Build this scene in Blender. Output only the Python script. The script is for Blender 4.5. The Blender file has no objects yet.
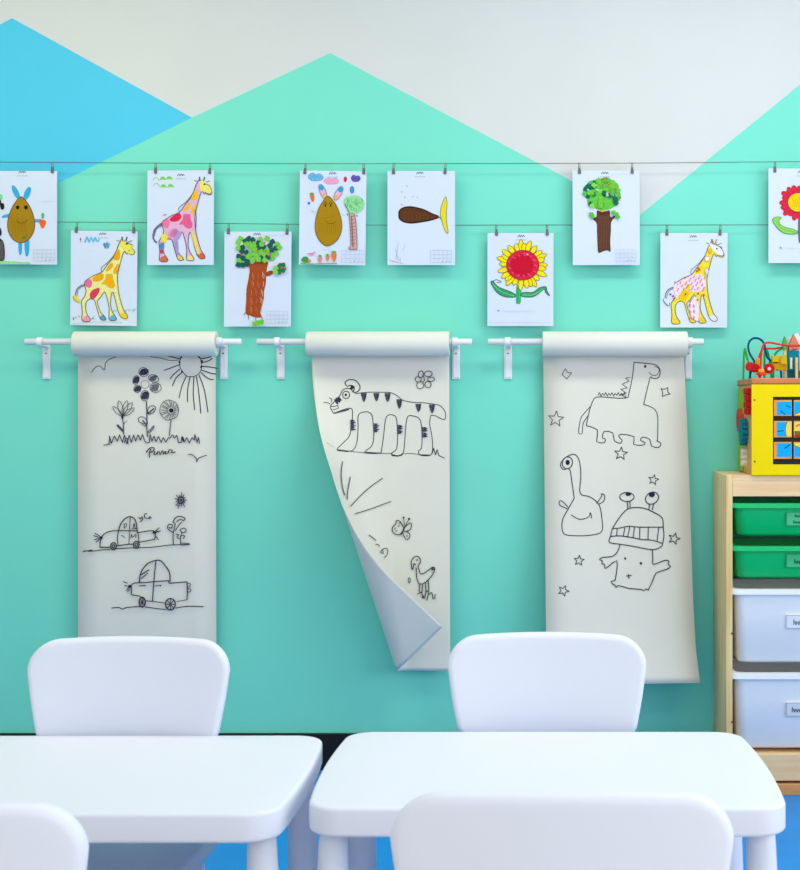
import bpy, bmesh, math, random
from mathutils import Vector, Matrix
random.seed(7)
scene = bpy.context.scene
COL = scene.collection
PI = math.pi

# ------------------------------------------------------------------ measuring
F, CAMD, CAMH, CX, HY = 1411.0, 4.437, 1.12, 530.0, 413.0
def P(px, py, d=0.0):
    """point seen at photo (px,py) that stands d metres in front of the wall"""
    s = F / (CAMD - d)
    return Vector(((px - CX) / s, -d, CAMH - (py - HY) / s))

# ------------------------------------------------------------------ materials
def lin(c):
    r = []
    for v in c:
        v /= 255.0
        r.append(v / 12.92 if v <= 0.04045 else ((v + 0.055) / 1.055) ** 2.4)
    return (*r, 1.0)
MATS = {}
def mat(name, rgb, rough=0.6, spec=0.3, noise=0.0, nscale=8.0, stretch=(1, 1, 1), bump=0.0, trans=0.0, coat=0.0, rgb2=None, metal=0.0, bscale=None):
    if name in MATS: return MATS[name]
    m = bpy.data.materials.new(name); m.use_nodes = True
    nt = m.node_tree; b = nt.nodes['Principled BSDF']
    b.inputs['Base Color'].default_value = lin(rgb)
    b.inputs['Roughness'].default_value = rough
    b.inputs['Specular IOR Level'].default_value = spec
    b.inputs['Metallic'].default_value = metal
    if coat: b.inputs['Coat Weight'].default_value = coat; b.inputs['Coat Roughness'].default_value = 0.15
    if trans: b.inputs['Subsurface Weight'].default_value = trans; b.inputs['Subsurface Radius'].default_value = (.01, .01, .01)
    if noise or bump:
        tc = nt.nodes.new('ShaderNodeTexCoord'); mp = nt.nodes.new('ShaderNodeMapping')
        mp.inputs['Scale'].default_value = stretch
        nz = nt.nodes.new('ShaderNodeTexNoise'); nz.inputs['Scale'].default_value = nscale; nz.inputs['Detail'].default_value = 5
        nt.links.new(tc.outputs['Object'], mp.inputs['Vector']); nt.links.new(mp.outputs['Vector'], nz.inputs['Vector'])
        if noise:
            cr = nt.nodes.new('ShaderNodeValToRGB')
            c1 = rgb; c2 = rgb2 or tuple(v * (1 - noise) for v in rgb)
            cr.color_ramp.elements[0].position = 0.35; cr.color_ramp.elements[0].color = lin(c2)
            cr.color_ramp.elements[1].position = 0.65; cr.color_ramp.elements[1].color = lin(c1)
            nt.links.new(nz.outputs['Fac'], cr.inputs['Fac']); nt.links.new(cr.outputs['Color'], b.inputs['Base Color'])
        if bump:
            bp = nt.nodes.new('ShaderNodeBump'); bp.inputs['Strength'].default_value = bump; bp.inputs['Distance'].default_value = 0.002
            nt.links.new(nz.outputs['Fac'], bp.inputs['Height']); nt.links.new(bp.outputs['Normal'], b.inputs['Normal'])
    MATS[name] = m
    return m
M_white = mat('wall_white', (208, 212, 212), .75, .2, noise=.01, nscale=3, bump=.04)
M_blue = mat('mural_blue', (78, 196, 232), .7, .25, noise=.012, nscale=3, bump=.04)
M_green = mat('mural_green', (118, 219, 199), .7, .25, noise=.012, nscale=3, bump=.04)
M_black = mat('black_skirting_gap_shade', (10, 10, 11), .5, .3, noise=.2, nscale=20)
M_floor = mat('blue_vinyl', (12, 142, 230), .45, .35, noise=.05, nscale=6, bump=.03)
M_ceil = mat('ceiling_white', (240, 240, 236), .8, .1, noise=.01)
M_plas = mat('white_plastic', (219, 223, 237), .55, .16, noise=.006, nscale=2, bump=.01)
M_metal = mat('white_metal', (232, 232, 238), .4, .4, noise=.02)
M_dark = mat('dark_hole', (40, 46, 46), .6, .2, noise=.1)
M_roll = mat('cream_paper', (222, 223, 216), .8, .12, noise=.01, nscale=5, bump=.05)
M_sheet = mat('cream_paper_sheet', (232, 230, 220), .8, .12, noise=.01, nscale=5, bump=.05)
def see_through(m, f):      # thin paper lets some light through
    nt = m.node_tree; b = nt.nodes['Principled BSDF']; out = [n for n in nt.nodes if n.type == 'OUTPUT_MATERIAL'][0]
    t = nt.nodes.new('ShaderNodeBsdfTranslucent'); t.inputs['Color'].default_value = b.inputs['Base Color'].default_value
    mx = nt.nodes.new('ShaderNodeMixShader'); mx.inputs[0].default_value = f
    nt.links.new(b.outputs[0], mx.inputs[1]); nt.links.new(t.outputs[0], mx.inputs[2]); nt.links.new(mx.outputs[0], out.inputs[0])
see_through(M_sheet, .1)
M_paper = mat('white_paper', (208, 219, 241), .75, .15, noise=.008, nscale=5)
M_wire = mat('steel_wire', (70, 80, 82), .5, .4, noise=.1)
M_clip = mat('clip_metal', (120, 118, 120), .35, .5, noise=.15, nscale=60, metal=.6)
M_pine = mat('pine_wood', (238, 214, 160), .5, .3, noise=.1, nscale=4, stretch=(14, 14, 1.0), rgb2=(222, 186, 122), bump=.05)
M_pineH = mat('pine_wood_rail', (240, 208, 164), .5, .3, noise=.1, nscale=4, stretch=(1.0, 14, 14), rgb2=(230, 188, 138), bump=.05)
M_plinth = mat('orange_wood', (222, 158, 100), .5, .3, noise=.1, nscale=4, stretch=(1.0, 14, 14), rgb2=(208, 140, 84))
M_binG = mat('green_plastic', (4, 198, 112), .4, .35, noise=.03, nscale=3)
M_binW = mat('frosted_plastic', (248, 248, 250), .4, .35, noise=.02, nscale=3)
M_ybox = mat('yellow_paint', (240, 212, 0), .5, .12, noise=.01)
M_toyw = mat('toy_wood', (216, 170, 104), .5, .3, noise=.1, nscale=5, stretch=(1, 12, 12), rgb2=(200, 148, 84))
M_toyw2 = mat('toy_wood_top', (205, 130, 80), .5, .3, noise=.1, nscale=5, stretch=(1, 12, 12), rgb2=(188, 108, 62))
def C(rgb):   # a flat crayon / paint / marker colour
    return mat('pigment_%02x%02x%02x' % rgb, rgb, .75, .1, noise=.07, nscale=180)
INK = (60, 60, 76)

# ------------------------------------------------------------------ objects
def tag(o, label=None, cat=None, group=None, kind=None):
    if label: o['label'] = label
    if cat: o['category'] = cat
    if group: o['group'] = group
    if kind: o['kind'] = kind
    return o
def link_mesh(name, bm, mats, parent=None, smooth=False, recalc=True):
    if recalc: bmesh.ops.recalc_face_normals(bm, faces=bm.faces)
    me = bpy.data.meshes.new(name); bm.to_mesh(me); bm.free()
    for m in (mats if isinstance(mats, (list, tuple)) else [mats]): me.materials.append(m)
    if smooth:
        for p in me.polygons: p.use_smooth = True
    o = bpy.data.objects.new(name, me); COL.objects.link(o)
    if parent: o.parent = parent
    return o
def empty(name, loc, label, cat, group=None, rz=0):
    o = bpy.data.objects.new(name, None); COL.objects.link(o)
    o.empty_display_size = .05
    o.location = loc; o.rotation_euler = (0, 0, rz)
    return tag(o, label, cat, group)
def box(bm, x0, x1, y0, y1, z0, z1, bev=0.0, seg=2):
    r = bmesh.ops.create_cube(bm, size=1.0)
    vs = r['verts']
    for v in vs:
        v.co = Vector(((x0 + x1) / 2 + v.co.x * (x1 - x0), (y0 + y1) / 2 + v.co.y * (y1 - y0), (z0 + z1) / 2 + v.co.z * (z1 - z0)))
    if bev:
        es = list({e for v in vs for e in v.link_edges})
        bmesh.ops.bevel(bm, geom=es, offset=bev, segments=seg, profile=.5, affect='EDGES')
def tube(bm, pts, r, n=8, cap=True, mi=0):
    pts = [Vector(p) for p in pts]; rings = []
    rr = r if isinstance(r, (list, tuple)) else [r] * len(pts)
    up = Vector((0, 0, 1)); prev = None
    for i, p in enumerate(pts):
        t = (pts[min(i + 1, len(pts) - 1)] - pts[max(i - 1, 0)]).normalized()
        if prev is None:
            a = t.orthogonal().normalized()
        else:
            a = (prev - t * prev.dot(t)).normalized()
        prev = a; b = t.cross(a)
        rings.append([bm.verts.new(p + (a * math.cos(2 * PI * k / n) + b * math.sin(2 * PI * k / n)) * rr[i]) for k in range(n)])
    for i in range(len(rings) - 1):
        for k in range(n):
            f = bm.faces.new((rings[i][k], rings[i][(k + 1) % n], rings[i + 1][(k + 1) % n], rings[i + 1][k])); f.material_index = mi
    if cap:
        bm.faces.new(rings[0]).material_index = mi; bm.faces.new(rings[-1]).material_index = mi
def lathe(bm, prof, cx=0, cy=0, n=24):
    """prof = [(r,z)...] about a vertical axis"""
    rings = [[bm.verts.new((cx + r * math.cos(2 * PI * k / n), cy + r * math.sin(2 * PI * k / n), z)) for k in range(n)] for r, z in prof]
    for i in range(len(rings) - 1):
        for k in range(n): bm.faces.new((rings[i][k], rings[i][(k + 1) % n], rings[i + 1][(k + 1) % n], rings[i + 1][k]))
    bm.faces.new(rings[0]); bm.faces.new(rings[-1])
def catmull(pts, closed=False, step=4):
    n = len(pts)
    if n < 3: return [Vector(p) for p in pts]
    pts = [Vector(p) for p in pts]; out = []
    rng = range(n) if closed else range(n - 1)
    for i in rng:
        if closed: a, b, c, d = pts[i - 1], pts[i], pts[(i + 1) % n], pts[(i + 2) % n]
        else: a, b, c, d = pts[max(i - 1, 0)], pts[i], pts[i + 1], pts[min(i + 2, n - 1)]
        for k in range(step):
            t = k / step
            out.append(.5 * ((2 * b) + (c - a) * t + (2 * a - 5 * b + 4 * c - d) * t * t + (3 * b - a - 3 * c + d) * t ** 3))
    if not closed: out.append(pts[-1])
    return out

# ------------------------------------------------------------------ the room
X0, X1, YF, ZC = -3.2, 2.4, -6.4, 2.85
def wall_pt(px, py): p = P(px, py); return (p.x, p.z)
def build_back_wall():
    bm = bmesh.new()
    pk_b, b_l, meet = wall_pt(12, 18), wall_pt(-560, 330), wall_pt(192, 117.5)
    pk_g, low = wall_pt(330, 53), wall_pt(638.5, 216)
    pk_r = wall_pt(905, -1); rr = wall_pt(1500, 330)
    br = (X1, rr[1] if False else wall_pt(1500, 300)[1])
    gl = wall_pt(-70, 246)       # the green slope runs on down to the left under the blue
    zl = wall_pt(0, 246)[1]
    cache = {}
    def V(p):
        k = (round(p[0], 5), round(p[1], 5))
        if k not in cache: cache[k] = bm.verts.new((p[0], 0, p[1]))
        return cache[k]
    gl2 = wall_pt(-480, 445); lb = (X0, gl2[1] - .05)
    bl_edge = (X0, wall_pt(-480, 290)[1])
    def F_(pts, mi):
        f = bm.faces.new([V(p) for p in pts]); f.material_index = mi
    s58 = wall_pt(58, 183.5)
    # white paint above
    F_([(X0, ZC), bl_edge, pk_b, meet, pk_g, low, pk_r, br, (X1, ZC)], 0)
    # blue hill
    F_([bl_edge, lb, gl2, s58, meet, pk_b], 1)
    # green hills down to the floor
    F_([lb, (X0, 0), (X1, 0), br, pk_r, low, pk_g, meet, s58, gl2], 2)
    for f in bm.faces:
        f.normal_update()
        if f.normal.y > 0: f.normal_flip()
    # thickness of the wall behind
    a = [bm.verts.new((x, y, z)) for x, y, z in ((X0, 0.001, 0), (X1, 0.001, 0), (X1, 0.001, ZC), (X0, 0.001, ZC), (X0, .12, 0), (X1, .12, 0), (X1, .12, ZC), (X0, .12, ZC))]
    for q in ((0, 1, 2, 3), (5, 4, 7, 6), (0, 4, 5, 1), (3, 2, 6, 7), (0, 3, 7, 4), (1, 5, 6, 2)):
        bm.faces.new([a[i] for i in q])
    o = link_mesh('wall_back', bm, [M_white, M_blue, M_green], recalc=False)
    tag(o, 'white wall painted with blue and mint green mountains', kind='structure')
build_back_wall()
def slab(name, x0, x1, y0, y1, z0, z1, m, label):
    bm = bmesh.new(); box(bm, x0, x1, y0, y1, z0, z1)
    return tag(link_mesh(name, bm, m), label, kind='structure')
bm = bmesh.new()      # blue vinyl by the wall, unseen pale floor added beyond to cut blue bounce on the chairs
box(bm, X0, X1, -2.25, .12, -.1, 0); nf = len(bm.faces); box(bm, X0, X1, YF, -2.25, -.1, 0)
bm.faces.ensure_lookup_table()
for f in bm.faces[nf:]: f.material_index = 1
tag(link_mesh('floor', bm, [M_floor, mat('pale_bounce_floor', (208, 206, 204), .45, .3, noise=.06, nscale=3, stretch=(1, 10, 1))]), 'bright blue smooth vinyl floor', kind='structure')
slab('ceiling', X0, X1, YF, .12, ZC, ZC + .1, M_ceil, 'plain white ceiling')
slab('wall_left', X0 - .1, X0, YF, .12, 0, ZC, M_white, 'plain white side wall on the left')
slab('baseboard_back', X0, X1, -.014, 0, 0, .1137, M_black, 'black baseboard along the foot of the mint wall')
bm = bmesh.new()      # right wall with a wide window opening
box(bm, X1, X1 + .1, YF, .12, 0, .9); box(bm, X1, X1 + .1, YF, .12, 2.4, ZC)
box(bm, X1, X1 + .1, -1.2, .12, .9, 2.4); box(bm, X1, X1 + .1, YF, -4.6, .9, 2.4)
tag(link_mesh('wall_right', bm, M_white), 'plain white side wall with a wide window', kind='structure')
bm = bmesh.new()
for y in (-4.6, -2.93, -1.25): box(bm, X1 + .03, X1 + .07, y, y + .05, .9, 2.4)
for z in (.9, 2.35): box(bm, X1 + .03, X1 + .07, -4.6, -1.2, z, z + .05)
tag(link_mesh('window_1', bm, M_metal), 'white frame of the side window', kind='structure')

# ------------------------------------------------------------------ drawing on sheets
class Sheet:
    """one mesh: the sheet and the marks drawn on it; marks are given in photo pixels"""
    def __init__(self, mapf, base_mat, h0=.0004, dh=.00003):
        self.bm = bmesh.new(); self.mapf = mapf; self.mats = [base_mat]; self.h = h0; self.dh = dh
        self.o = (0, 0, 1)
    def frame(self, ox, oy, k): self.o = (ox, oy, k); return self
    def mi(self, c):
        m = C(c)
        if m not in self.mats: self.mats.append(m)
        return self.mats.index(m)
    def tp(self, p): return Vector((self.o[0] + p[0] / self.o[2], self.o[1] + p[1] / self.o[2]))
    def line(self, pts, w=1.0, c=INK, smooth=True, closed=False, step=3):
        q = [self.tp(p) for p in pts]
        if smooth: q = catmull(q, closed, step)
        elif closed: q = q + [q[0]]
        if smooth and closed: q = q + [q[0]]
        r = [q[0]]
        for p in q[1:]:
            if (p - r[-1]).length > .12: r.append(p)
        q = r
        if len(q) < 2: return
        mi = self.mi(c); self.h += self.dh; L = []; n = len(q)
        if not smooth:      # straight strokes with sharp turns: one strip per stroke, ends overlapping a little
            for a, b in zip(q, q[1:]):
                t = (b - a).normalized(); nn = Vector((-t.y, t.x)) * w * .5; e = t * w * .25; m = max(1, int((b - a).length / 3))
                row = [[self.bm.verts.new(self.mapf(*(a - e + (b - a + 2 * e) * (k / m) + nn * sg), self.h)) for sg in (1, -1)] for k in range(m + 1)]
                for u, v in zip(row, row[1:]):
                    f = self.bm.faces.new((u[0], v[0], v[1], u[1])); f.material_index = mi
                self.h += self.dh * .1
            return
        for i, p in enumerate(q):
            t = q[min(i + 1, n - 1)] - q[max(i - 1, 0)]
            if t.length < 1e-6: t = Vector((1, 0))
            t.normalize(); nn = Vector((-t.y, t.x)) * w * .5
            L.append((self.bm.verts.new(self.mapf(p.x + nn.x, p.y + nn.y, self.h)), self.bm.verts.new(self.mapf(p.x - nn.x, p.y - nn.y, self.h))))
        for i in range(n - 1):
            f = self.bm.faces.new((L[i][0], L[i + 1][0], L[i + 1][1], L[i][1])); f.material_index = mi
    def fill(self, pts, c, smooth=True, step=3):
        q = [self.tp(p) for p in pts]
        if smooth: q = catmull(q, True, step)
        self.h += self.dh
        f = self.bm.faces.new([self.bm.verts.new(self.mapf(p.x, p.y, self.h)) for p in q]); f.material_index = self.mi(c)
    def ell(self, x, y, a, b, c, rot=0, n=12, line=None, w=.8):
        pts = []
        for k in range(n):
            t = 2 * PI * k / n; u, v = a * math.cos(t), b * math.sin(t)
            pts.append((x + u * math.cos(rot) - v * math.sin(rot), y + u * math.sin(rot) + v * math.cos(rot)))
        if c: self.fill(pts, c, smooth=False)
        if line: self.line(pts, w, line, closed=True, step=2)
    def done(self, name, parent=None, smooth=False):
        for f in self.bm.faces:
            f.normal_update()
        o = link_mesh(name, self.bm, self.mats, parent, smooth, recalc=False)
        return o

def flat_sheet(x0, y0, x1, y1, d, skew=(0, 0)):
    def mp(px, py, h): return P(px, py, d + h)
    s = Sheet(mp, M_paper)
    a = [P(x0, y0, d), P(x1, y0 + skew[0], d), P(x1 + skew[1], y1 + skew[0], d), P(x0 + skew[1], y1, d)]
    f = [s.bm.verts.new(p) for p in a]; b = [s.bm.verts.new(p + Vector((0, .0006, 0))) for p in a]
    s.bm.faces.new(f[::-1]); s.bm.faces.new(b)
    for i in range(4): s.bm.faces.new((f[i], b[i], b[(i + 1) % 4], f[(i + 1) % 4]))
    return s
G_OUT = [(440,150),(455,120),(470,140),(490,128),(500,150),(540,165),(535,190),(558,215),(550,240),(525,240),(505,225),(497,240),(480,215),(465,240),(450,290),(435,350),(422,410),(425,480),(430,530),(440,580),(470,680),(500,720),(500,745),(470,748),(440,720),(415,640),(390,540),(375,560),(368,640),(385,700),(415,745),(405,762),(365,762),(355,740),(358,680),(350,620),(335,570),(320,535),(290,580),(262,610),(275,660),(290,700),(330,745),(325,760),(290,755),(270,700),(255,650),(240,600),(205,592),(175,620),(172,680),(185,720),(208,750),(200,770),(155,770),(140,750),(145,700),(140,640),(140,605),(165,570),(175,530),(165,490),(165,455),(200,430),(240,405),(300,380),(345,320),(385,270),(415,210),(430,165)]
G_PATCH = [[(430,198),(445,230),(435,285),(385,280),(405,240)], [(382,305),(385,340),(345,375),(333,365),(355,325)], [(430,315),(435,345),(415,395),(388,385),(405,340)],
    [(300,388),(315,420),(290,450),(240,455),(222,435),(255,405)], [(345,395),(385,400),(390,440),(405,480),(385,510),(350,500),(330,480),(295,475),(325,440),(330,400)],
    [(160,460),(180,440),(215,440),(222,475),(205,505),(175,495)], [(205,550),(230,520),(280,505),(275,545),(240,590),(210,590)]]
G_HOOF = [[(150,740),(185,725),(208,752),(200,770),(155,770)], [(285,735),(310,715),(332,745),(325,760),(290,757)], [(362,738),(390,718),(416,745),(405,762),(365,762)], [(440,712),(480,700),(502,720),(500,745),(470,748)]]
def header(s, x, y, w=1.0):
    g = (110, 116, 130)
    s.line([(x-30,y+10),(x-18,y-8),(x-10,y+8),(x,y-8),(x+10,y+8),(x+14,y-6),(x+26,y+6)], .7, g)
    for i in range(7): s.line([(x-42+i*12,y+32),(x-34+i*12,y+30)], .6, (140, 146, 160))
def table_print(s, x, y, w, h):
    g = (186, 192, 206)
    for i in range(4): s.line([(x,y+i*h/3),(x+w,y+i*h/3)], .35, g)
    for i in range(6): s.line([(x+i*w/5,y),(x+i*w/5,y+h)], .3, g)
    for i in range(3): s.line([(x+w*.55+i*w*.17,y+h-8),(x+w*.55+i*w*.17+6,y+h-8)], .8, (120, 124, 136))
def giraffe(s, dx, dy, body, patch, hoof, outline=(70, 64, 62), lw=.75, pout=None):
    T = lambda L: [(x + dx, y + dy) for x, y in L]
    s.fill(T(G_OUT), body, step=2)
    for i, p in enumerate(G_PATCH):
        if patch[i]:
            s.fill(T(p), patch[i])
            if pout: s.line(T(p), .4, pout, closed=True)
    for i, p in enumerate(G_HOOF):
        if hoof[i]: s.fill(T(p), hoof[i])
    s.line(T(G_OUT), lw, outline, closed=True, step=2)
    s.line(T([(300,380),(296,345),(350,300),(400,240),(432,170)]), .6, outline)
    s.line(T([(165,480),(130,490),(100,520),(90,570)]), .9, outline)
    s.line(T([(160,490),(135,500),(112,525),(102,572)]), .5, outline)
    s.line(T([(415,130),(440,135)]), .6, outline); s.line(T([(500,145),(540,132)]), .6, outline)
    s.ell(495 + dx, 160 + dy, 8, 6, (40, 40, 40)); s.line(T([(465,140),(458,100)]), 1.2, outline); s.line(T([(490,130),(500,100)]), 1.2, outline)

PAPERS = {}
def paper_done(s, label, key):
    o = s.done('childrens_drawing')
    me = o.data; c = sum((v.co for v in me.vertices), Vector()) / len(me.vertices)
    me.transform(Matrix.Translation(-c)); o.location = c
    tag(o, label, 'drawing', 'children\'s drawings clipped to the wires')
    PAPERS[key] = o
DU, DL = .036, .026       # how far the upper and the lower row stand off the wall
OR, YL = (240, 170, 20), (232, 222, 90)
# upper row --------------------------------------------------
s = flat_sheet(-9, 171, 57, 264.5, DU).frame(0, 160, 7.91)
header(s, 178, 95)
s.ell(125, 255, 22, 62, (60, 170, 220), rot=-.45); s.ell(215, 265, 24, 58, (60, 170, 220), rot=.4)
s.fill([(20,440),(75,425),(75,450),(20,458)], (60, 170, 220)); s.fill([(265,470),(320,468),(320,490),(265,492)], (60, 170, 220))
s.fill([(145,620),(172,620),(172,735),(150,742)], (60, 170, 220)); s.fill([(195,620),(230,620),(228,745),(200,750)], (60, 170, 220))
egg = [(165,290),(210,330),(250,400),(272,480),(268,560),(225,630),(160,655),(100,625),(65,560),(62,480),(85,400),(125,330)]
s.fill(egg, (168, 128, 24)); s.line(egg, .8, (90, 76, 40), closed=True)
s.ell(140, 375, 14, 16, (30, 26, 20)); s.ell(205, 375, 15, 17, (30, 26, 20)); s.line([(130,475),(150,495),(185,498),(215,475)], .7, (60, 50, 24))
for i in range(9): s.line([(90+i*14,440+(i%3)*20),(100+i*14,600-(i%2)*30)], .5, (150, 112, 18))
s.fill([(170,610),(210,600),(200,625),(178,625)], (110, 130, 30))
s.fill([(305,470),(365,485),(335,545)], (238, 104, 50)); s.ell(338, 440, 12, 24, (90, 180, 120)); s.line([(320,480),(345,500)], .5, (200, 80, 40))
s.fill([(-10,270),(15,275),(20,305),(-10,315)], (120, 220, 150)); s.fill([(0,345),(30,345),(32,385),(8,390)], (30, 34, 40)); s.fill([(-40,300),(0,310),(8,340),(-20,360)], (36, 40, 44))
s.fill([(-30,520),(5,540),(12,590),(-20,600)], (44, 44, 48)); s.fill([(-40,630),(25,640),(38,760),(20,800),(-40,805)], (52, 52, 54))
for i in range(5): s.line([(-5+i*7,640),(-8+i*8,790)], .4, (120, 120, 122))
s.fill([(-70,800),(60,800),(240,808),(240,822),(-70,822)], (150, 224, 150), smooth=False)
table_print(s, 265, 710, 170, 90)
s.line([(330,330),(430,325)], .3, (190, 196, 208))
paper_done(s, 'sheet showing a brown egg with blue ears and legs, a carrot held at its side', 'U1')

s = flat_sheet(147.5, 170.5, 214, 265, DU, (-.2, -.4)).frame(140, 160, 7.91)
header(s, 325, 118)
for i, (x, y) in enumerate(((125,150),(180,145),(232,142),(128,195),(185,205),(242,203))):
    s.line([(x-22,y+12),(x-10,y-8),(x+10,y-8),(x+24,y+12)], .9 if i % 3 else .6, (110, 205, 70))
    if i % 3: s.fill([(x-18,y+8),(x-8,y-10),(x+10,y-10),(x+20,y+8)], (120, 215, 80))
giraffe(s, 12, 33, (226, 178, 214), [(240, 190, 30), (240, 190, 30), (240, 190, 30), (220, 40, 80), (232, 96, 150), (240, 120, 160), (228, 150, 196)],
        [(214, 110, 60), (236, 206, 70), (240, 220, 130), (222, 100, 50)], (84, 76, 110))
s.fill([(470,175),(505,165),(560,205),(570,260),(540,265),(510,250),(480,240)], (236, 226, 110)); s.ell(510, 192, 9, 7, (60, 60, 70))
s.line([(505,185),(550,205),(568,255),(540,268),(515,255)], .6, (84, 76, 90))
s.fill([(195,580),(220,600),(205,650),(168,640),(172,600)], (240, 222, 70))
s.fill([(160,660),(188,660),(186,705),(160,705)], (70, 140, 200)); s.fill([(160,710),(186,710),(184,735),(160,738)], (200, 70, 90))
s.fill([(405,575),(430,580),(475,730),(455,740),(425,660)], (240, 214, 110))
s.fill([(265,640),(295,620),(305,740),(290,745)], (170, 150, 205)); s.fill([(285,575),(330,570),(310,620),(268,640)], (180, 150, 214))
s.line([(185,440),(198,430),(210,436)], .8, (214, 90, 140))
s.line([(172,500),(130,535),(105,590),(110,630),(135,655)], 1.6, (110, 110, 140))
for i in range(5): s.line([(235+i*9,600+i*3),(270+i*9,545+i*2)], .4, (205, 90, 160))
s.line([(430,395),(445,440),(440,560)], .5, (84, 76, 110))
paper_done(s, 'sheet with a pink and purple giraffe under small green arcs', 'U2')

s = flat_sheet(300, 170.5, 366.5, 264.5, DU, (.8, -1.2)).frame(294, 160, 7.91)
header(s, 308, 105)
def cloud(x0, y0, x1, y1, c, lc):
    w, h = x1 - x0, y1 - y0
    p = [(x0,y0+h*.55),(x0+w*.08,y0+h*.2),(x0+w*.3,y0),(x0+w*.5,y0+h*.22),(x0+w*.75,y0+h*.1),(x1,y0+h*.5),(x0+w*.85,y1-h*.1),(x0+w*.5,y1),(x0+w*.2,y1-h*.05)]
    s.fill(p, c); s.line(p, .5, lc, closed=True)
    for i in range(6): s.line([(x0+w*(.15+.12*i),y0+h*.3),(x0+w*(.22+.12*i),y1-h*.25)], .4, lc)
cloud(112, 102, 232, 165, (110, 184, 232), (60, 140, 205)); cloud(238, 140, 355, 190, (240, 170, 210), (225, 120, 180)); cloud(453, 118, 525, 170, (110, 90, 190), (60, 60, 150))
s.ell(406, 152, 13, 22, (214, 50, 60)); s.ell(459, 235, 16, 28, (70, 150, 220), line=(50, 110, 180), w=.4); s.ell(118, 342, 11, 12, (70, 130, 215))
s.fill([(125,285),(160,278),(152,335)], (236, 110, 50)); s.ell(140, 268, 18, 10, (80, 160, 80))
for (cx, cy, rot) in ((228, 250, -.38), (352, 262, .5)):
    s.ell(cx, cy, 24, 62, (240, 176, 215), rot=rot, line=(110, 90, 110), w=.5)
    s.ell(cx + 32*math.sin(rot), cy - 32*math.cos(rot), 20, 24, (50, 160, 220), rot=rot)
    s.ell(cx - 36*math.sin(rot), cy + 36*math.cos(rot), 16, 20, (236, 178, 110), rot=rot)
egg = [(268,285),(318,335),(352,400),(376,490),(372,570),(335,640),(262,680),(205,640),(172,570),(170,490),(190,400),(225,335)]
s.fill(egg, (172, 132, 20)); s.line(egg, .9, (124, 96, 24), closed=True)
for i in range(10): s.line([(195+i*16,470+(i%3)*18),(205+i*16,600-(i%2)*25)], .4, (152, 114, 14))
s.line([(205,460),(260,455),(330,450)], .4, (140, 104, 16)); s.line([(250,480),(275,500),(315,498),(330,480)], .6, (120, 90, 20))
for x in (248, 290): s.line([(x-14,350),(x,332),(x+14,350)], .6, (70, 54, 20)); s.ell(x, 360, 6, 13, (70, 54, 20))
crown = [(395,340),(410,295),(460,280),(510,285),(552,320),(548,380),(505,415),(470,430),(440,430),(425,385)]
s.fill(crown, (150, 218, 160))
for i in range(26):
    x = 410 + random.random()*125; y = 295 + random.random()*95; s.line([(x,y),(x+8,y+16),(x+3,y+26)], .5, (92, 186, 112))
s.line([(400,345),(425,390),(440,430)], 1.0, (60, 160, 90))
tr = [(440,435),(475,430),(492,520),(498,690),(490,705),(440,705),(432,690),(450,680),(446,540)]
s.fill(tr, (202, 166, 160)); s.line(tr, .6, (140, 90, 90), closed=True)
for i in range(9): s.line([(448,450+i*27),(485,440+i*27)], .9, (170, 116, 110))
s.line([(455,440),(462,600),(468,690)], 1.0, (140, 82, 78))
s.line([(418,425),(428,440)], .8, (50, 50, 60)); s.line([(492,438),(505,445)], .8, (50, 50, 60))
for x, y, r in ((205,790,16),(265,778,14),(315,770,22)):
    s.fill([(x-r,y-r*1.2),(x+r,y-r*1.2),(x+2,y+r*1.8)], (238, 120, 60) if r != 16 else (240, 130, 140)); s.ell(x, y - r*1.9, r*.9, 10, (80, 170, 80))
s.fill([(58,795),(75,765),(110,770),(118,800),(90,812)], (70, 150, 70)); s.fill([(110,790),(135,792),(120,815)], (236, 130, 60))
s.fill([(105,740),(140,735),(165,728),(150,750),(120,748)], (240, 150, 190)); s.line([(105,742),(150,738),(170,726)], .5, (190, 90, 140))
s.line([(50,818),(120,822),(230,820),(340,818)], 1.0, (110, 180, 90)); table_print(s, 375, 715, 180, 95)
for i in range(4): s.line([(135+i*8,400),(142+i*7,412)], .4, (170, 176, 190))
s.line([(383,430),(400,440)], .4, (150, 156, 170)); s.line([(228,710),(295,712)], .5, (190, 196, 208))
paper_done(s, 'sheet with a brown egg bunny with pink ears beside a small green tree', 'U3')

s = flat_sheet(387.5, 171, 455, 265, DU, (0, 0)).frame(380, 160, 7.91)
header(s, 318, 102)
fish = [(150,440),(155,400),(185,378),(235,370),(290,378),(350,395),(410,425),(466,450),(400,475),(320,490),(250,498),(195,490),(158,468)]
s.fill(fish, (92, 54, 30)); s.line(fish, 1.3, (44, 30, 26), closed=True)
for i in range(7): s.line([(170+i*30,400+i*3),(200+i*30,440),(190+i*30,480-i*2)], .6, (112, 68, 38))
tail = [(520,290),(530,350),(525,420),(528,500),(540,580),(515,560),(495,500),(478,440),(480,390),(498,330)]
s.fill(tail, (232, 216, 40)); s.line(tail, .6, (128, 124, 60), closed=True); s.line([(468,452),(485,470)], 1.0, (110, 110, 80))
for x, y in ((212,206),(172,252),(195,295),(258,290),(295,295),(170,355)): s.line([(x-6,y-4),(x+4,y+4),(x+2,y-6)], .45, (150, 160, 172))
for a in (([(145,660),(135,720),(128,790)]), ([(200,665),(180,720)]), ([(160,770),(160,820)]), ([(120,700),(150,800)])): s.line(a, .4, (150, 190, 196))
s.line([(75,790),(110,800),(150,812),(185,818)], 1.0, (236, 196, 206)); s.line([(90,800),(140,808)], .5, (200, 150, 170)); table_print(s, 400, 715, 165, 95)
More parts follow.
